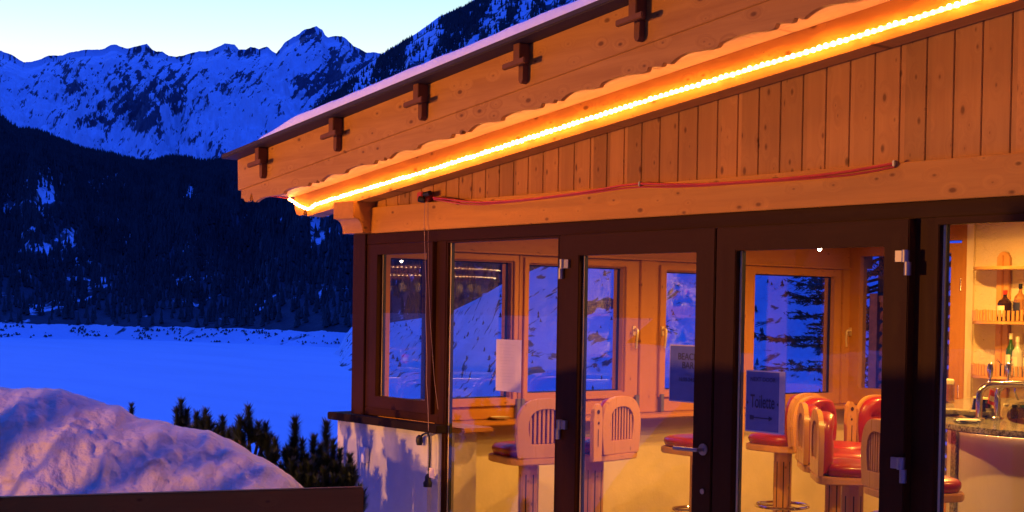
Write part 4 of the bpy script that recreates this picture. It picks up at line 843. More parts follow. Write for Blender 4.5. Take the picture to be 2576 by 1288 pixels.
T2 = [(tp(821, 1068, 8.7), .2, .05), (tp(789, 1105, 8.65), .16, .045), (tp(838, 1115, 8.6), .14, .045), (tp(806, 1125, 8.6), .14, .045), (tp(855, 1138, 8.55), .14, .045), (tp(822, 1150, 8.5), .13, .045), (tp(880, 1152, 8.5), .13, .045), (tp(795, 1158, 8.5), .13, .045), (tp(845, 1170, 8.45), .13, .045), (tp(870, 1182, 8.4), .12, .045), (tp(888, 1180, 8.45), .12, .045), (tp(815, 1188, 8.4), .13, .045), (tp(840, 1205, 8.35), .12, .045), (tp(862, 1208, 8.35), .12, .045), (tp(800, 1212, 8.3), .12, .045), (tp(886, 1206, 8.35), .12, .045)]
mugo(gbase(750, 1290, 8.5, .15), T1, 'bushy pine with one long candle at the right foot of the heap', 7, fill=22)
mugo(gbase(835, 1290, 8.5, .15), T2, 'bushiest pine, standing against the low white wall', 8, fill=6)

# lantern in the garden to the left (it lights the front of the house)
LP = Vector((-9.5, -5.95, 1.42))
ln = thing('garden_lantern', 'low amber garden lantern standing on the snow beyond the heap', 'lamp', (LP.x, LP.y, 0))
MB().tube([(LP.x, LP.y, 0), (LP.x, LP.y, 1.28)], .035, 12).build('post', 'black_rubber', ln, smooth=True)
MB().lathe([(.0, 1.27), (.11, 1.27), (.11, 1.29), (.0, 1.29)], (LP.x, LP.y, 0), 16).build('dish', 'black_rubber', ln); MB().lathe([(.16, 1.56), (.10, 1.62), (.0, 1.66)], (LP.x, LP.y, 0), 16).build('hood', 'black_rubber', ln)
pl = bpy.data.lights.new('lantern_flame', 'POINT'); pl.energy = 4100; pl.color = (1.0, .385, .045); pl.shadow_soft_size = .05
plo = bpy.data.objects.new('lantern_flame', pl); COL.objects.link(plo); plo.parent = ln; plo.location = (0, 0, 1.42)

# ================================================================== bar stools
def superarch(w, h0, h1, n=40, bot=.86, k=2.8):
    """closed outline (x,z): narrow foot, bulging sides, round top"""
    P = []
    hh = h1-h0
    for i in range(n):
        t_ = i/(n-1); 
        if t_ <= .5: s_ = t_*2
        else: s_ = (1-t_)*2
        sd = 1 if t_ <= .5 else -1
        # s_ 0..1 from foot to apex
        z = h0+hh*math.sin(s_*math.pi/2)**1.0
        q_ = (z-h0)/hh
        wd = w/2*(bot+(1-bot)*math.sin(min(q_/.55, 1)*math.pi/2))*(1-max(0, (q_-.42)/.58)**k)**(1/k)
        P.append((sd*wd, z))
    return P
def make_stool(side=None):
    """local frame: seated person faces +y; origin on the floor under the seat"""
    r_ = thing('bar_stool', 'x', 'bar stool', (0, 0, 0), local=True)
    MB().lathe([(0, 0), (.21, 0), (.21, .02), (.19, .032), (.0, .033)], (0, 0, 0), 28).build('base', 'stool_wood', r_)
    oct_ = [(.066*math.cos(math.pi/8+i*math.pi/4), .066*math.sin(math.pi/8+i*math.pi/4)) for i in range(8)]
    col = MB().prism(oct_, 2, .034, .738).build('column', 'stool_wood', r_, bevel=.003)
    mb = MB()
    for i in range(8):
        a_ = i*math.pi/4; c_, s_ = math.cos(a_), math.sin(a_); rr_ = .0612; P = []
        for z in (.12, .66):
            for dt in (-.004, .004): P.append((rr_*c_-s_*dt, rr_*s_+c_*dt, z))
        for z in (.12, .66):
            for dt in (-.004, .004): P.append(((rr_-.006)*c_-s_*dt, (rr_-.006)*s_+c_*dt, z))
        mb.add(P, [(0, 1, 3, 2), (4, 6, 7, 5), (0, 2, 6, 4), (1, 5, 7, 3), (0, 4, 5, 1), (2, 3, 7, 6)])
    mb.build('slit_shade', 'opening_shade', col)  # dark strips stand in for the shade inside the column grooves
    ring_ = [(.185*math.cos(i*math.pi/14), .185*math.sin(i*math.pi/14), .345) for i in range(28)]
    mb = MB().tube(ring_, .010, 8, closed=True)
    for i in range(3): a_ = i*2.094+.3; mb.tube([(.055*math.cos(a_), .055*math.sin(a_), .345), (.185*math.cos(a_), .185*math.sin(a_), .345)], .007, 6)
    mb.build('footrest', 'chrome', r_, smooth=True)
    # seat board with wavy front corners
    P = []
    for i in range(56):
        a_ = i/56*2*math.pi; c_, s_ = math.cos(a_), math.sin(a_); e_ = 5.0 if s_ < 0 else 3.0
        rr_ = (abs(c_/.235)**e_+abs(s_/.225)**e_)**(-1/e_); P.append((rr_*c_*(1-.02*math.cos(4*a_)), rr_*s_))
    MB().prism(P, 2, .739, .781).build('seat_board', 'stool_wood', r_, bevel=.006)
    # cushion
    nx, nr_ = 48, 10; V = []; 
    for j in range(nr_+1):
        q_ = j/nr_
        for i in range(nx):
            a_ = i/nx*2*math.pi; c_, s_ = math.cos(a_), math.sin(a_); e_ = 3.2; R_ = (abs(c_/.212)**e_+abs((s_)/.20)**e_)**(-1/e_)
            if q_ < .6: rr_ = R_*(.93+.07*math.sin(q_/.6*math.pi*.75)); z = .782+.052*q_/.6
            else: t_ = (q_-.6)/.4; rr_ = R_*(.98*math.cos(t_*math.pi/2)**.8 if t_ < 1 else 0); z = .834+.030*math.sin(t_*math.pi/2)
            V.append((rr_*c_, rr_*s_+.012, z))
    Fs = [(j*nx+i, j*nx+(i+1) % nx, (j+1)*nx+(i+1) % nx, (j+1)*nx+i) for j in range(nr_) for i in range(nx)]+[tuple(range(nx))[::-1]]
    mb = MB(); mb.add(V, Fs); mb.build('seat_cushion', 'leather', r_, smooth=True, sharp=60)
    # back panel with slatted oval opening
    out = superarch(.42, .7815, 1.15, 60, bot=.90); inn = superarch(.255, .868, 1.082, 60, bot=.86, k=2.6)
    yb = -.205
    bp_ = MB().ring(out, inn, 1, yb-.016, yb+.014).build('back_panel', 'stool_wood', r_, bevel=.003)
    for i in range(8):
        x = -.108+i*.0308
        zt = max([z for xx, z in inn if abs(xx) >= abs(x)] or [1.0]); 
        q_ = abs(x)/.1225; zt = .868+.214*(.42+.58*(max(0, 1-q_**2.6))**(1/2.6)) if q_ < 1 else .95
        MB().box(x-.0075, x+.0075, yb-.008, yb+.008, .871, zt-.002).build('slat', 'stool_wood', r_)
    # tufted back cushion
    na, nh = 26, 26; V = []; c0 = yb+.015; 
    def wid(z):
        q_ = (z-.80)/(1.138-.80); return .395/2*(.9+.1*math.sin(min(q_/.55, 1)*math.pi/2))*(max(0, 1-max(0, (q_-.42)/.58)**2.8))**(1/2.8)
    for side_ in (0, 1):
        for j in range(nh+1):
            z = .80+(1.138-.80)*math.sin(j/nh*math.pi/2)
            for i in range(na+1):
                s_ = -math.cos(i/na*math.pi); x = s_*wid(z)
                if side_: V.append((x, c0+.001, z))
                else:
                    e1 = (1-abs(s_)**3.2)**.5 if abs(s_) < 1 else 0; q_ = j/nh; e2 = min(1, (1-q_)*5)**.5*min(1, q_*6+.3)
                    dpt = .070*e1*e2
                    for tx, tz in ((-.08, .90), (.08, .90), (0, .955), (-.1, 1.01), (.1, 1.01), (0, 1.06), (-.045, .87+.14), (.05, .87+.14)):
                        dd = math.hypot(x-tx, z-tz); dpt -= .036*math.exp(-(dd/.020)**2)+.012*math.exp(-(dd/.05)**2)
                    V.append((x, c0+.006+max(dpt, .004), z))
    k = (na+1)*(nh+1); Fs = []
    for j in range(nh):
        for i in range(na):
            a_ = j*(na+1)+i; Fs += [(a_, a_+1, a_+na+2, a_+na+1), (k+a_, k+a_+na+1, k+a_+na+2, k+a_+1)]
    for j in range(nh):
        a_ = j*(na+1); Fs.append((a_, a_+na+1, k+a_+na+1, k+a_)); a_ += na; Fs.append((a_, k+a_, k+a_+na+1, a_+na+1))
    for i in range(na): Fs.append((i, k+i, k+i+1, i+1))
    mb = MB(); mb.add(V, Fs); mb.build('back_cushion', 'leather', r_, smooth=True, sharp=70)
    if side:
        x = side*.255; P = [(x-.045, .745), (x+.045, .745), (x+.05, 1.0), (x+.042, 1.085), (x+.02, 1.112), (x-.01, 1.108), (x-.04, 1.075), (x-.05, 1.0)]
        sp_ = MB().prism(P, 1, yb-.016, yb+.014).build('side_post', 'stool_wood', r_, bevel=.004)
        for yy in (yb-.0175, yb+.0155):
            MB().tube([(x, yy-.0005, 1.06), (x, yy+.0005, 1.06)], .014, 14).build('hole_shade', 'opening_shade', sp_); MB().tube([(x+.004, yy-.0005, .99), (x+.004, yy+.0005, .99)], .009, 12).build('hole_shade', 'opening_shade', sp_); MB().box(x-.003, x+.003, yy-.0006, yy+.0006, .84, .95).build('slot_shade', 'opening_shade', sp_)  # dark discs and strip laid on for the shade of openings
    return r_
proto = make_stool(); protoL = make_stool(side=1); protoR = make_stool(side=-1)
STOOLS = [
 (proto,  (-7.00, 5.64), (-.985, .17), 'bar stool with slatted back behind the fixed pane', 'stools along the window ledge'),
 (protoR, (-6.975, 6.165), (-.98, -.20), 'bar stool seen squarely from behind through the handle leaf, side post on its flank', 'stools along the window ledge'),
 (proto,  (-6.84, 7.00), (-1, .03), 'bar stool showing only its red seat beside the door lever', 'stools along the window ledge'),
 (proto,  (-6.70, 7.69), (-.99, -.05), 'bar stool with red seat just right of the toilet sign', 'stools along the window ledge'),
 (proto,  (-6.02, 7.46), (.97, .06), 'bar stool with tufted red backrest turned to the door, left of the side post', 'stools facing the bar'),
 (protoL, (-5.94, 7.99), (.97, -.08), 'bar stool with tufted red backrest deepest in the corner, half behind the brown door stile', 'stools facing the bar'),
 (proto,  (-5.67, 7.00), (.68, .73), 'bar stool mostly hidden behind the edge on one, pale wood against the tufted back', 'stools facing the bar'),
 (proto,  (-5.225, 6.60), (.68, .73), 'bar stool with slatted wooden back turned edge on in front of the tufted backs', 'stools facing the bar'),
 (proto,  (-4.60, 6.33), (.50, .87), 'bar stool nearest the bar corner, cut in two by the brown door stile', 'stools facing the bar')]
used = set()
for src, (x, y), (fx_, fy_), lab, grp in STOOLS:
    if src.name in used: o = copy_tree(src); LOCAL.add(o.name)
    else: o = src; used.add(src.name)
    o.location = (x, y, 0); o.rotation_euler = (0, 0, math.atan2(fy_, fx_)-math.pi/2); tag(o, lab, 'bar stool', grp)

# ================================================================== the bar
def catmull(P, n=8):
    P = [Vector((*p, 0)) for p in P]; out = []
    for i in range(len(P)-1):
        p0, p1, p2, p3 = P[max(i-1, 0)], P[i], P[i+1], P[min(i+2, len(P)-1)]
        for k in range(n):
            t_ = k/n; out.append(.5*((2*p1)+(p2-p0)*t_+(2*p0-5*p1+4*p2-p3)*t_*t_+(3*p1-p0-3*p2+p3)*t_**3))
    out.append(P[-1]); return out
OUT = catmull([(-6.17, 9.32), (-6.08, 8.85), (-5.88, 8.42), (-5.48, 7.72), (-5.06, 7.10), (-4.80, 6.83), (-4.52, 6.69), (-4.25, 6.68), (-4.0, 6.78), (-3.5, 7.08), (-2.9, 7.6), (-2.4, 8.3), (-2.2, 9.3)])
def offs(P, d):
    out = []
    for i, p in enumerate(P):
        t_ = (P[min(i+1, len(P)-1)]-P[max(i-1, 0)]).normalized(); out.append(p+Vector((-t_.y, t_.x, 0))*d)
    return out
def band(mb, A, B, z0, z1):
    n = len(A); V = [(p.x, p.y, z) for z in (z0, z1) for L in (A, B) for p in L]; Fs = []
    for i in range(n-1): Fs += [(i, n+i, n+i+1, i+1), (2*n+i, 2*n+i+1, 3*n+i+1, 3*n+i), (i, i+1, 2*n+i+1, 2*n+i), (n+i, 3*n+i, 3*n+i+1, n+i+1)]
    Fs += [(0, 2*n, 3*n, n), (n-1, 2*n-1, 4*n-1, 3*n-1)]
    return mb.add(V, Fs)
BAR = thing('bar_counter', 'curved bar with granite top, lit underside and pale marbled front', 'bar counter', (-4.25, 7.2, 0))
# offset to the inside is on the left of travel direction
ins = 1 if (offs(OUT, .1)[40]-Vector((-4.0, 8.5, 0))).length < (OUT[40]-Vector((-4.0, 8.5, 0))).length else -1
band(MB(), OUT, offs(OUT, ins*.44), 1.066, 1.102).build('counter_top', 'granite', BAR, bevel=.008)
band(MB(), offs(OUT, ins*.10), offs(OUT, ins*.13), 0, 1.064).build('front_panel', 'cream_panel', BAR)
PA = offs(OUT, ins*.096)
def nearest(P, x, y): return min(range(len(P)), key=lambda i: (P[i].x-x)**2+(P[i].y-y)**2)
for qx, qy in ((-4.76, 6.93), (-4.13, 6.80), (-5.5, 7.9), (-3.0, 7.62)):
    i = nearest(PA, qx, qy); p = PA[i]; t_ = (PA[i+1]-PA[i-1]).normalized(); nn = Vector((t_.y, -t_.x, 0))*ins
    P = [(p+t_*a_+nn*b__) for a_, b__ in ((-.045, 0), (.045, 0), (.045, .012), (-.045, .012))]
    MB().prism([(v.x, v.y) for v in P], 2, 0, 1.063).build('pilaster', 'granite', BAR)
band(MB(), offs(OUT, ins*.085), offs(OUT, ins*.093), 1.056, 1.064).build('light_strip', 'led_bar', BAR)
mb = MB(); L_ = offs(OUT, ins*.08)
for p in along([(v.x, v.y, 1.061) for v in L_], .075): mb.lathe([(0, -.005), (.005, 0), (0, .005)], p, 6)
mb.build('light_bead', 'led_small', BAR)
MB().box(-6.1, -2.2, 9.33, 9.70, 1.03, 1.07).build('back_counter', 'granite', BAR, bevel=.006)
MB().box(-6.05, -2.25, 9.38, 9.70, 0, 1.028).build('back_cupboard', 'stool_wood', BAR)
# beer taps
def tap(px_, py_, w_px, name_lab, right=.5):
    b0 = onZ(px_, py_, 1.102); t_ = thing('beer_tap', name_lab, 'beer tap', tuple(b0), group='chrome beer taps on the bar')
    dv_ = R0.normalized(); hgt = .215
    def Q(a_, z): return Vector((b0.x, b0.y, 1.103))+dv_*a_+Vector((0, 0, z))
    pts_ = [Q(0, 0), Q(0, .10)]+[Q(.07-.07*math.cos(k*math.pi/12), .13+.075*math.sin(k*math.pi/12)) for k in range(1, 7)]+[Q(.20, .207), Q(right, .205)]
    MB().tube(pts_, .019, 16).lathe([(0, 0), (.035, 0), (.035, .012), (.02, .018)], Q(0, 0), 20).build('pipe', 'chrome', t_, smooth=True)
    h = Q(.06, .20); MB().tube([h, h+Vector((0, 0, .04))], .007, 10).lathe([(0, .04), (.012, .045), (.017, .075), (.019, .10), (.014, .125), (0, .132)], h, 16).build('handle', 'chrome', t_, smooth=True)
    h = Q(.10, .19); MB().tube([h, h-Vector((0, 0, .03)), h+dv_*.02-Vector((0, 0, .075))], .006, 8).build('spout', 'chrome', t_, smooth=True)
    return t_
tap(2462, 1058, 0, 'chrome beer tap standing behind the two dark glasses')
t2 = tap(2508, 1055, 0, 'chrome beer tap with a red and white tag, the nearer arch', right=.6)
p = onZ(2508, 1055, 1.102); q = p+R0*.03; 
mb = MB(); mb.box(0, .07, -.002, .002, 0, .085); o = mb.build('tag', 'red_label'); o.parent = t2; LOCAL.add(t2.name); o.location = (-.05, -.02, .09); o.rotation_euler = (0, .25, HD+.9)
mb = MB(); mb.box(.005, .06, -.0035, .0035, .02, .05); o2 = mb.build('tag_label', 'paper'); o2.parent = o
MB().box(0, .06, 0, .004, 0, .012)
# things on the counter
def put(x, y, z=1.103): p = onZ(x, y, z); return (p.x, p.y, z)
c = put(2386, 1013); mug = thing('beer_mug', 'full glass mug of beer with white foam and a side handle', 'beer mug', c)
MB().lathe([(0, .001), (.030, .001), (.038, .010), (.038, .155), (.034, .155), (.034, .012), (0, .012)], c, 24).build('glass', 'glass_item', mug, smooth=True)
MB().lathe([(0, .013), (.0335, .013), (.0335, .125), (0, .125)], c, 24).build('beer', 'beer', mug); MB().lathe([(0, .1255), (.0335, .1255), (.037, .150), (.03, .162), (0, .165)], c, 24).build('foam', 'foam', mug, smooth=True)
d_ = -R0; cv = Vector(c); MB().tube([cv+d_*.037+Vector((0, 0, .125)), cv+d_*.07+Vector((0, 0, .12)), cv+d_*.082+Vector((0, 0, .08)), cv+d_*.07+Vector((0, 0, .035)), cv+d_*.037+Vector((0, 0, .03))], .007, 10).build('handle', 'bottle_clear', mug, smooth=True)
for (x, y, s_, lab) in ((2461, 1046, .95, 'dark flared glass with gold rim, farther of the pair'), (2478, 1049, 1.0, 'dark flared glass with gold rim, nearer of the pair')):
    c = put(x, y); t_ = thing('dark_glass', lab, 'glass', c, group='dark flared glasses on the counter')
    MB().lathe([(0, .001), (.048*s_, .001), (.050*s_, .01), (.040*s_, .05), (.031*s_, .10), (.031*s_, .104)], c, 22).build('body', 'bottle_blue', t_, smooth=True)
    MB().lathe([(.0315*s_, .104), (.036*s_, .105), (.036*s_, .114), (.0, .115)], c, 22).build('rim', 'spacer', t_, smooth=True)
for (x, y, lab) in ((2394, 1046, 'crystal bowl on the bar left of the dark glasses'), (2446, 1050, 'crystal bowl beside the brochures on the bar')):
    c = put(x, y); V = MB(); n = 40; prof = [(.035, .002), (.075, .018), (.092, .040), (.086, .040), (.07, .022), (.0, .010)]
    P = [(r_*(1+.05*math.cos(k*math.pi*2/n*14)*(z > .015))*math.cos(k*2*math.pi/n)*1.15+c[0], r_*(1+.05*math.cos(k*math.pi*2/n*14)*(z > .015))*math.sin(k*2*math.pi/n)+c[1], c[2]+z) for r_, z in prof for k in range(n)]
    V.add(P, [(i*n+k, i*n+(k+1) % n, (i+1)*n+(k+1) % n, (i+1)*n+k) for i in range(len(prof)-1) for k in range(n)]); tag(V.build('crystal_bowl', 'bottle_clear'), lab, 'bowl', 'crystal bowls')
c = put(2432, 1063); br = thing('brochure_stack', 'few white brochures with dark blue pages fanned on the counter edge', 'brochures', c)
for i, (m_, a_) in enumerate((('brochure', .0), ('brochure_blue', .18), ('brochure', -.12), ('brochure', .1))):
    M_ = Matrix.Rotation(-HD+math.pi/2-.2+a_, 4, 'Z'); P = []
    for k in range(9):
        for y_ in (-.055, .055): v = M_ @ Vector((y_*1.0, -.09+.0225*k, 0)); P.append((c[0]+v.x, c[1]+v.y, c[2]+.003+.005*i+.004*math.sin(k*.6)))
    mb = MB(); k2 = len(P); P2 = P+[(a__, b__, z__+.0022) for a__, b__, z__ in P]
    mb.add(P2, [(2*k, 2*k+1, 2*k+3, 2*k+2) for k in range(8)]+[(k2+2*k, k2+2*k+2, k2+2*k+3, k2+2*k+1) for k in range(8)]+[(2*k, 2*k+2, k2+2*k+2, k2+2*k) for k in range(8)]+[(2*k+1, k2+2*k+1, k2+2*k+3, 2*k+3) for k in range(8)]+[(0, k2, k2+1, 1)])
    mb.build('brochure', m_, br)
for x, y, m_, lab in ((2530, 1068, 'bottle_clear', 'small glass bottle with pale cap standing low behind the taps'), (2552, 1070, 'bottle_dark', 'small glass bottle with black cap standing low behind the taps'), (2572, 1071, 'bottle_clear', 'small glass bottle with green cap standing low behind the taps')):
    c = put(x, y-17); t_ = thing('small_bottle', lab, 'bottle', c, group='small bottles on the bar')
    MB().lathe([(0, .001), (.022, .001), (.024, .01), (.024, .045), (.012, .062), (.012, .068)], c, 18).build('body', m_ if m_ != 'bottle_clear' else 'glass_item', t_, smooth=True)
    MB().lathe([(.0125, .066), (.016, .067), (.016, .082), (0, .083)], c, 16).build('cap', {'pale': 'foam', 'black': 'black_rubber', 'green': 'bottle_green'}[lab.split(' cap')[0].split()[-1]], t_)
c = put(2489, 1050); t_ = thing('napkin_tin', 'little steel container between the two beer taps', 'container', c); MB().lathe([(0, .001), (.03, .001), (.03, .055), (.028, .055), (.028, .006), (0, .006)], c, 22).build('body', 'satin_metal', t_, smooth=True)
# wall shelf unit
yw = YB-.05
xc = onY(2521, 800, yw-.03).x; xm = onY(2547, 800, yw).x
SH = thing('wall_shelf', 'pale wooden wall shelf with picket edging and a rounded middle post', 'shelf', (xc, yw, 1.1))
MB().prism([(xc-.055, .95), (xc+.055, .95), (xc+.055, 2.15), (xc+.03, 2.19), (xc, 2.20), (xc-.03, 2.19), (xc-.055, 2.15)], 1, yw-.035, yw-.001).build('post', 'stool_wood', SH, bevel=.004)
MB().box(xc-.007, xc+.007, yw-.04, yw-.0351, .95, 2.17).build('post_rib', 'inner_pine', SH)
def halfdisc(cx, rx, ry, n=30): return [(cx-rx, yw-.001)]+[(cx-rx*math.cos(i*math.pi/n), yw-.036-ry*math.sin(i*math.pi/n)) for i in range(n+1)]+[(cx+rx, yw-.001)]
for z, pk in ((2.055, False), (1.640, True), (1.225, True)):
    s_ = MB().prism(halfdisc(xm, .30, .20), 2, z, z+.024).build('shelf_board', 'stool_wood', SH, bevel=.003)
    if pk:
        mb = MB(); n = 27
        for i in range(n):
            a_ = math.pi*i/(n-1); x = xm-.29*math.cos(a_); y = yw-.036-.19*math.sin(a_); hh = .078+.010*random.random()
            mb.tube([(x, y, z+.0245), (x, y, z+.0245+hh)], .0115, 8)
        mb.build('picket', 'stool_wood', s_)
def bottle(x, ybk, z, kind, lab, cap, r=.035, h=.27, square=False, label=True, text=None, grp='bottles on the wall shelf'):
    c = (x, ybk, z); t_ = thing('bottle', lab, 'bottle', c, group=grp); nn = 4 if square else 22
    prof = [(0, .001), (r, .002), (r*1.02, .02), (r*1.0, h*.58), (r*.9, h*.64), (r*.45, h*.73), (r*.34, h*.78), (r*.32, h*.92)]
    if square: prof = [(0, .001), (r*1.3, .002), (r*1.35, .02), (r*1.32, h*.58), (r*1.1, h*.66), (r*.5, h*.74), (r*.36, h*.78), (r*.32, h*.92)]; nn = 8
    MB().lathe(prof, c, nn).build('glass', kind, t_, smooth=not square, sharp=50)
    MB().lathe([(r*.36, h*.86), (r*.40, h*.87), (r*.40, h*.995), (0, h)], c, 16).build('cap', cap, t_, smooth=True)
    if label:
        mb = MB(); n = 14; V = []
        rl = r*1.04 if not square else r*1.37
        for k in range(n+1):
            a_ = -math.pi/2-.95+1.9*k/n-.45
            for zz in (h*.14, h*.50): V.append((c[0]+rl*math.cos(a_), c[1]+rl*math.sin(a_), z+zz))
        m2 = len(V); V += [(c[0]+(a__-c[0])*1.012, c[1]+(b__-c[1])*1.012, z__) for a__, b__, z__ in V]
        mb.add(V, [(2*k, 2*k+1, 2*k+3, 2*k+2) for k in range(n)]+[(m2+2*k, m2+2*k+2, m2+2*k+3, m2+2*k+1) for k in range(n)]); mb.build('label', label if isinstance(label, str) else 'bottle_label', t_)
    if text:
        me = textmesh(text, .022, bold=True); dirn = Vector((-.5, -.85, 0)).normalized(); rgt = Vector((.85, -.5, 0)).normalized()*1.0
        org = Vector((0, 0, h*.30))+dirn*r*1.12
        M_ = Matrix(((rgt.x*.62, 0, dirn.x, org.x), (rgt.y*.62, 0, dirn.y, org.y), (0, 1, 0, org.z), (0, 0, 0, 1))); me.transform(M_)
        me.materials.clear(); me.materials.append(MATS['ink']); o = bpy.data.objects.new('lettering', me); COL.objects.link(o); o.parent = t_
        p_ = Vector((0, 0, h*.42))+dirn*r*1.10; mb = MB(); mb.lathe([(0, -.007), (.008, 0), (0, .007)], (x+p_.x, ybk+p_.y, z+p_.z), 10); mb.build('emblem', 'red_label', t_)
    return t_
yb_ = yw-.13; X_ = lambda px_: onY(px_, 780, yb_).x
bottle(X_(2528), yb_, 1.665, 'bottle_dark', 'squat square brown bottle with a red cap on the middle shelf', 'red_label', r=.042, h=.235, square=True)
bottle(X_(2566), yb_, 1.665, 'bottle_amber', 'square amber whiskey bottle with a black cap on the middle shelf', 'black_rubber', r=.036, h=.285, square=True, label='ink')
bottle(X_(2584), yb_+.03, 1.665, 'bottle_clear', 'clear tall bottle at the edge of the picture on the middle shelf', 'black_rubber', r=.034, h=.29)
bottle(X_(2545), yb_, 1.25, 'bottle_green', 'dark green wine bottle with foil neck on the lower shelf', 'bottle_label', r=.036, h=.325)
bottle(X_(2566), yb_-.02, 1.25, 'bottle_clear', 'clear rum bottle with cream label and red emblem on the lower shelf', 'bottle_label', r=.040, h=.30, text='BACARDI')
bottle(X_(2590), yb_, 1.25, 'bottle_amber', 'amber bottle at the picture edge on the lower shelf', 'black_rubber', r=.036, h=.29)
for i in range(7):
    z = 1.25 if i % 2 else 1.665
    bottle(xm+.5+.13*i, YB-.13, z, ('bottle_dark', 'bottle_green', 'bottle_clear', 'bottle_amber')[i % 4], ('brown', 'green', 'clear', 'amber')[i % 4]+' bottle on the '+('lower' if i % 2 else 'upper')+' long back shelf, '+'first second third fourth fifth sixth seventh'.split()[i]+' from the picketed shelf', 'black_rubber', grp='bottles on the long back shelf')
for z in (1.64, 1.225): tag(MB().box(xm+.4, xm+1.5, YB-.24, YB-.051, z, z+.024).build('long_shelf', 'stool_wood'), ('upper' if z > 1.5 else 'lower')+' long pale shelf to the right of the picketed one', 'shelf')
c = (X_(2533), yb_-.05, 1.25); t_ = thing('small_carafe', 'little black flask with a wire loop behind the tap handles', 'flask', c); MB().lathe([(0, .001), (.02, .001), (.03, .06), (.02, .085), (.01, .088)], c, 18).build('body', 'black_rubber', t_, smooth=True); MB().tube([(c[0]-.005, c[1], c[2]+.088), (c[0]-.04, c[1], c[2]+.13), (c[0]-.05, c[1], c[2]+.12), (c[0], c[1], c[2]+.088)], .002, 5).build('wire', 'black_rubber', t_)
# glass bowl on the ledge
for (x, y, s_, lab) in ((1258, 1040, 1, 'small crystal dish on the window ledge below the paper notice'), (1998, 1016, .7, 'tiny crystal dish on the ledge right of the toilet sign')):
    p = onX(x, y, -7.78); c = (p.x, p.y, .9325); n = 28; prof = [(.03, .002), (.05, .008), (.062, .022), (.056, .022), (.04, .01), (.0, .006)]
    mb = MB(); P = [(r_*s_*(1+.06*math.cos(k*math.pi*2/n*7))*math.cos(k*2*math.pi/n)+c[0], r_*s_*1.3*math.sin(k*2*math.pi/n)+c[1], c[2]+z) for r_, z in prof for k in range(n)]
    mb.add(P, [(i*n+k, i*n+(k+1) % n, (i+1)*n+(k+1) % n, (i+1)*n+k) for i in range(len(prof)-1) for k in range(n)]); tag(mb.build('crystal_dish', 'bottle_clear'), lab, 'dish', 'crystal dishes')
# overhead glass rack with a ring of small lights, off to the right over the bar (mirrored in the panes)
RK = thing('glass_rack', 'round hanging glass rack edged with tiny warm lights over the bar', 'rack', (-3.2, 8.6, 2.1))
for zz, rr_ in ((2.10, .85), (2.02, .80)):
    rp = [(-3.2+rr_*math.cos(i*math.pi/30), 8.6+rr_*math.sin(i*math.pi/30), zz) for i in range(60)]
    MB().tube(rp, .02, 8, closed=True).build('hoop', 'stool_wood', RK, smooth=True)
    mb = MB()
    for i in range(0, 120): a_ = i*math.pi/60; mb.lathe([(0, -.006), (.007, 0), (0, .006)], (-3.2+(rr_+.025)*math.cos(a_), 8.6+(rr_+.025)*math.sin(a_), zz), 5)
    mb.build('light_bead', 'led_rack', RK)
for a_ in (0, 2.09, 4.19): MB().tube([(-3.2+.85*math.cos(a_), 8.6+.85*math.sin(a_), 2.1), (-3.2+.85*math.cos(a_), 8.6+.85*math.sin(a_), 2.98)], .006, 6).build('hanger', 'satin_metal', RK)
gl0 = None
for i in range(10):
    a_ = 2.2+i*.22; c = (-3.2+.7*math.cos(a_), 8.6+.7*math.sin(a_), 1.86)
    if gl0 is None:
        gl0 = thing('wine_glass', 'wine glass hanging upside down from the round rack', 'glass', c, group='glasses hanging from the rack'); MB().lathe([(.03, 0), (.038, .03), (.036, .07), (.01, .095), (.004, .10), (.004, .15), (.03, .155)], c, 16).build('bowl', 'bottle_clear', gl0, smooth=True); g = gl0
    else: g = copy_tree(gl0); g.location = c

# ceiling lamps
def ceiling_lamp(x, y, P_, lab, drop=.10):
    zc = Zb(x)+.16; t_ = thing('ceiling_spotlight', lab, 'lamp', (x, y, zc), group='ceiling spotlights')
    MB().tube([(x, y, zc), (x, y, zc-drop+.05)], .008, 8).lathe([(0, -drop+.055), (.03, -drop+.05), (.045, -drop), (.04, -drop), (.02, -drop+.02), (0, -drop+.02)], (x, y, zc), 16).build('housing', 'satin_metal', t_, smooth=True)
    MB().lathe([(0, -drop+.019), (.02, -drop+.019), (.0, -drop+.008)], (x, y, zc), 10).build('bulb', 'halogen', t_)
    l = bpy.data.lights.new('spot_glow', 'SPOT'); l.energy = P_*3.0; l.color = (1.0, .48, .085); l.shadow_soft_size = .035; l.spot_size = math.radians(168); l.spot_blend = .6
    lo = bpy.data.objects.new('spot_glow', l); COL.objects.link(lo); lo.parent = t_; lo.location = (0, 0, -drop-.01)
ceiling_lamp(-6.2, 6.3, 70, 'ceiling spotlight above the ledge stools')
ceiling_lamp(-6.0, 8.6, 70, 'ceiling spotlight in front of the corner windows')
ceiling_lamp(-4.3, 5.9, 60, 'ceiling spotlight just inside the doors')
ceiling_lamp(-5.2, 8.3, 70, 'ceiling spotlight over the near end of the bar')
ceiling_lamp(-3.0, 7.4, 60, 'ceiling spotlight over the far end of the bar')
p = onT(2062, 627, 8.6)
hs_ = thing('halogen_spot', 'tiny sparkling halogen bulb hanging before the dark corner window head', 'lamp', tuple(p))
MB().tube([p+Vector((0, 0, .01)), (p.x, p.y, Zb(p.x)+.15)], .0035, 6).build('wire', 'thin_cord', hs_); MB().lathe([(0, -.013), (.010, -.006), (.012, .004), (0, .014)], p, 12).build('bulb', 'halogen', hs_)

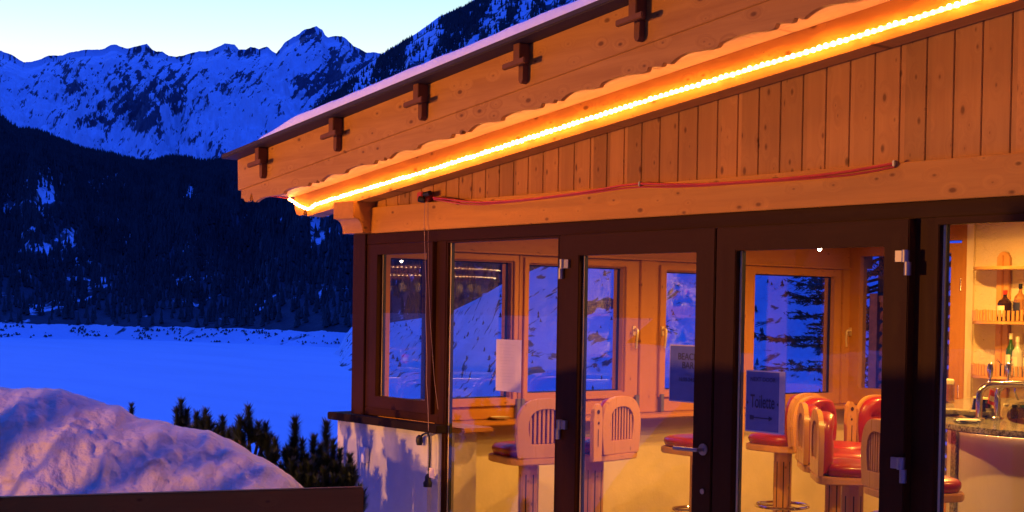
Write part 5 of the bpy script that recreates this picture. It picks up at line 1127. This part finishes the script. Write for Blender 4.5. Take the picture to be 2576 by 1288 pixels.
# ================================================================== behind the house: lattice fence and spruce
YL = 11.1
lf = thing('lattice_fence', 'brown diagonal lattice fence seen through the back corner window', 'fence', (-7.2, YL, 0))
mb = MB(); xa, xb, za, zb2 = -8.55, -5.2, .25, 1.82
def clipseg(x0, z0, sg, dy):
    # 45 degree lath through (x0, z0)
    t0, t1 = -9, 9
    lo = max((xa-x0), ((za-z0)*sg if sg > 0 else (z0-zb2))); hi = min((xb-x0), ((zb2-z0) if sg > 0 else (z0-za)))
    if hi-lo > .05: mb.bar((x0+lo, YL+dy, z0+sg*lo), (x0+hi, YL+dy, z0+sg*hi), .008, .045)
for k in range(-14, 46): clipseg(xa+k*.115, za, 1, 0); clipseg(xa+k*.115, za, -1, .010) if False else None
for k in range(0, 60): clipseg(xa+k*.115, za, -1, .010)
def bar2(a, b_, w, h): mb.bar(a, b_, w, h)
mb.build('laths', 'lattice_wood', lf)
fr_ = MB(); fr_.bar((xa, YL, zb2+.03), (xb, YL, zb2+.03), .05, .06); fr_.build('top_rail', 'lattice_wood', lf)
fr_ = MB(); fr_.bar((xa, YL, za-.03), (xb, YL, za-.03), .05, .06); fr_.build('bottom_rail', 'lattice_wood', lf)
for x in (xa, -7.6, xb): MB().box(x-.045, x+.045, YL-.045, YL+.045, -.2, 1.9).build('post', 'lattice_wood', lf)
def spruce(loc, Ht, Rm, lab, seed, n_br=90, z0=.5):
    rj = np.random.default_rng(seed); t_ = thing('spruce_tree', lab, 'tree', loc); L0 = np.array(loc)
    MB().tube([L0, L0+[0, 0, Ht*.5], L0+[0, 0, Ht]], [.13, .08, .01], 10).build('trunk', 'bark', t_)
    V, Fc = [], []; br = MB()
    for i in range(n_br):
        q_ = (i+.5)/n_br; z = z0+(Ht-z0)*q_; R_ = Rm*(1-q_)**.8*(.75+.4*rj.random())+.1; a_ = rj.random()*6.283; d_ = np.array([math.cos(a_), math.sin(a_), 0])
        P = [L0+[0, 0, z]+d_*R_*s_+np.array([0, 0, -.28*R_*s_+.22*R_*s_**3]) for s_ in np.linspace(0, 1, 6)]
        br.tube(P, [.018*(1-.8*s_) for s_ in np.linspace(0, 1, 6)], 5, cap=False)
        side = np.array([-d_[1], d_[0], 0])
        nb_ = max(4, int(R_*13))
        for k in range(nb_):
            s_ = .18+.82*(k+rj.random())/nb_; p0 = L0+[0, 0, z]+d_*R_*s_+np.array([0, 0, -.28*R_*s_+.22*R_*s_**3]); sg = 1 if k % 2 else -1
            ln_ = R_*.38*(1.15-s_)*(.7+.5*rj.random())+.06; dr = d_*.75+side*sg*.8+np.array([0, 0, -.12+.15*rj.random()]); dr /= np.linalg.norm(dr)
            nn = int(ln_*95)+6
            for m_ in range(nn):
                tt = rj.random(); c_ = p0+dr*ln_*tt; o_ = rj.normal(size=3); o_ -= dr*o_.dot(dr)*.2; o_ /= np.linalg.norm(o_); o_ = o_*.8+dr*.6; e_ = c_+o_*.048; w_ = np.cross(o_, dr); w_ = w_/max(1e-6, np.linalg.norm(w_))*.010
                kk = len(V); V += [c_-w_-L0, c_+w_-L0, e_-L0]; Fc.append((kk, kk+1, kk+2))
    br.build('branch', 'bark', t_); o = npmesh('crown', V, Fc, 'spruce_needles', smooth=False); o.parent = t_
spruce((-9.38, 12.35, -.1), 5.8, 1.6, 'dark spruce outside the corner windows', 21, 100, .3)
spruce((-7.3, 12.9, 0), 4.2, 1.5, 'smaller spruce rising behind the lattice fence', 22, 60, .4)

fl_ = Vector((-4.5, -4.6, 2.9)); fg = thing('heap_fill_light', 'added unseen amber fill light warming the snow heap', 'lamp', (fl_.x, fl_.y, 0))  # added unseen light, aimed to warm the heap and miss the doors
MB().tube([(fl_.x, fl_.y-.1, 0), (fl_.x, fl_.y-.1, 2.85)], .02, 10).build('stake', 'black_rubber', fg, smooth=True); MB().box(fl_.x-.08, fl_.x+.08, fl_.y-.14, fl_.y-.06, 2.83, 2.97).build('housing', 'black_rubber', fg, bevel=.01)
l = bpy.data.lights.new('heap_fill_glow', 'SPOT'); l.energy = 2100; l.color = (1.0, .38, .07); l.shadow_soft_size = .05; l.spot_size = math.radians(17); l.spot_blend = .35
lo = bpy.data.objects.new('heap_fill_glow', l); COL.objects.link(lo); lo.parent = fg; lo.location = (0, 0, 2.9); lo.rotation_euler = (Vector((-6.5, 3.05, .75))-fl_).to_track_quat('-Z', 'Y').to_euler()

# unseen pine added beside the heap so its boughs streak the light on the snow
mugo((-5.55, -.35, .3), [((-5.55+dx, -.35+dy, z), .45, .07) for dx, dy, z in ((0, 0, 2.45), (-.22, .05, 2.2), (.2, .1, 2.25), (-.42, .0, 2.0), (.38, -.05, 2.05), (-.6, .1, 1.75), (.1, .2, 1.95), (-.12, -.1, 1.9), (.55, .05, 1.8), (-.3, .15, 1.7), (.28, .12, 1.65))], 'added unseen pine left of the picture, streaking the light on the heap', 44)
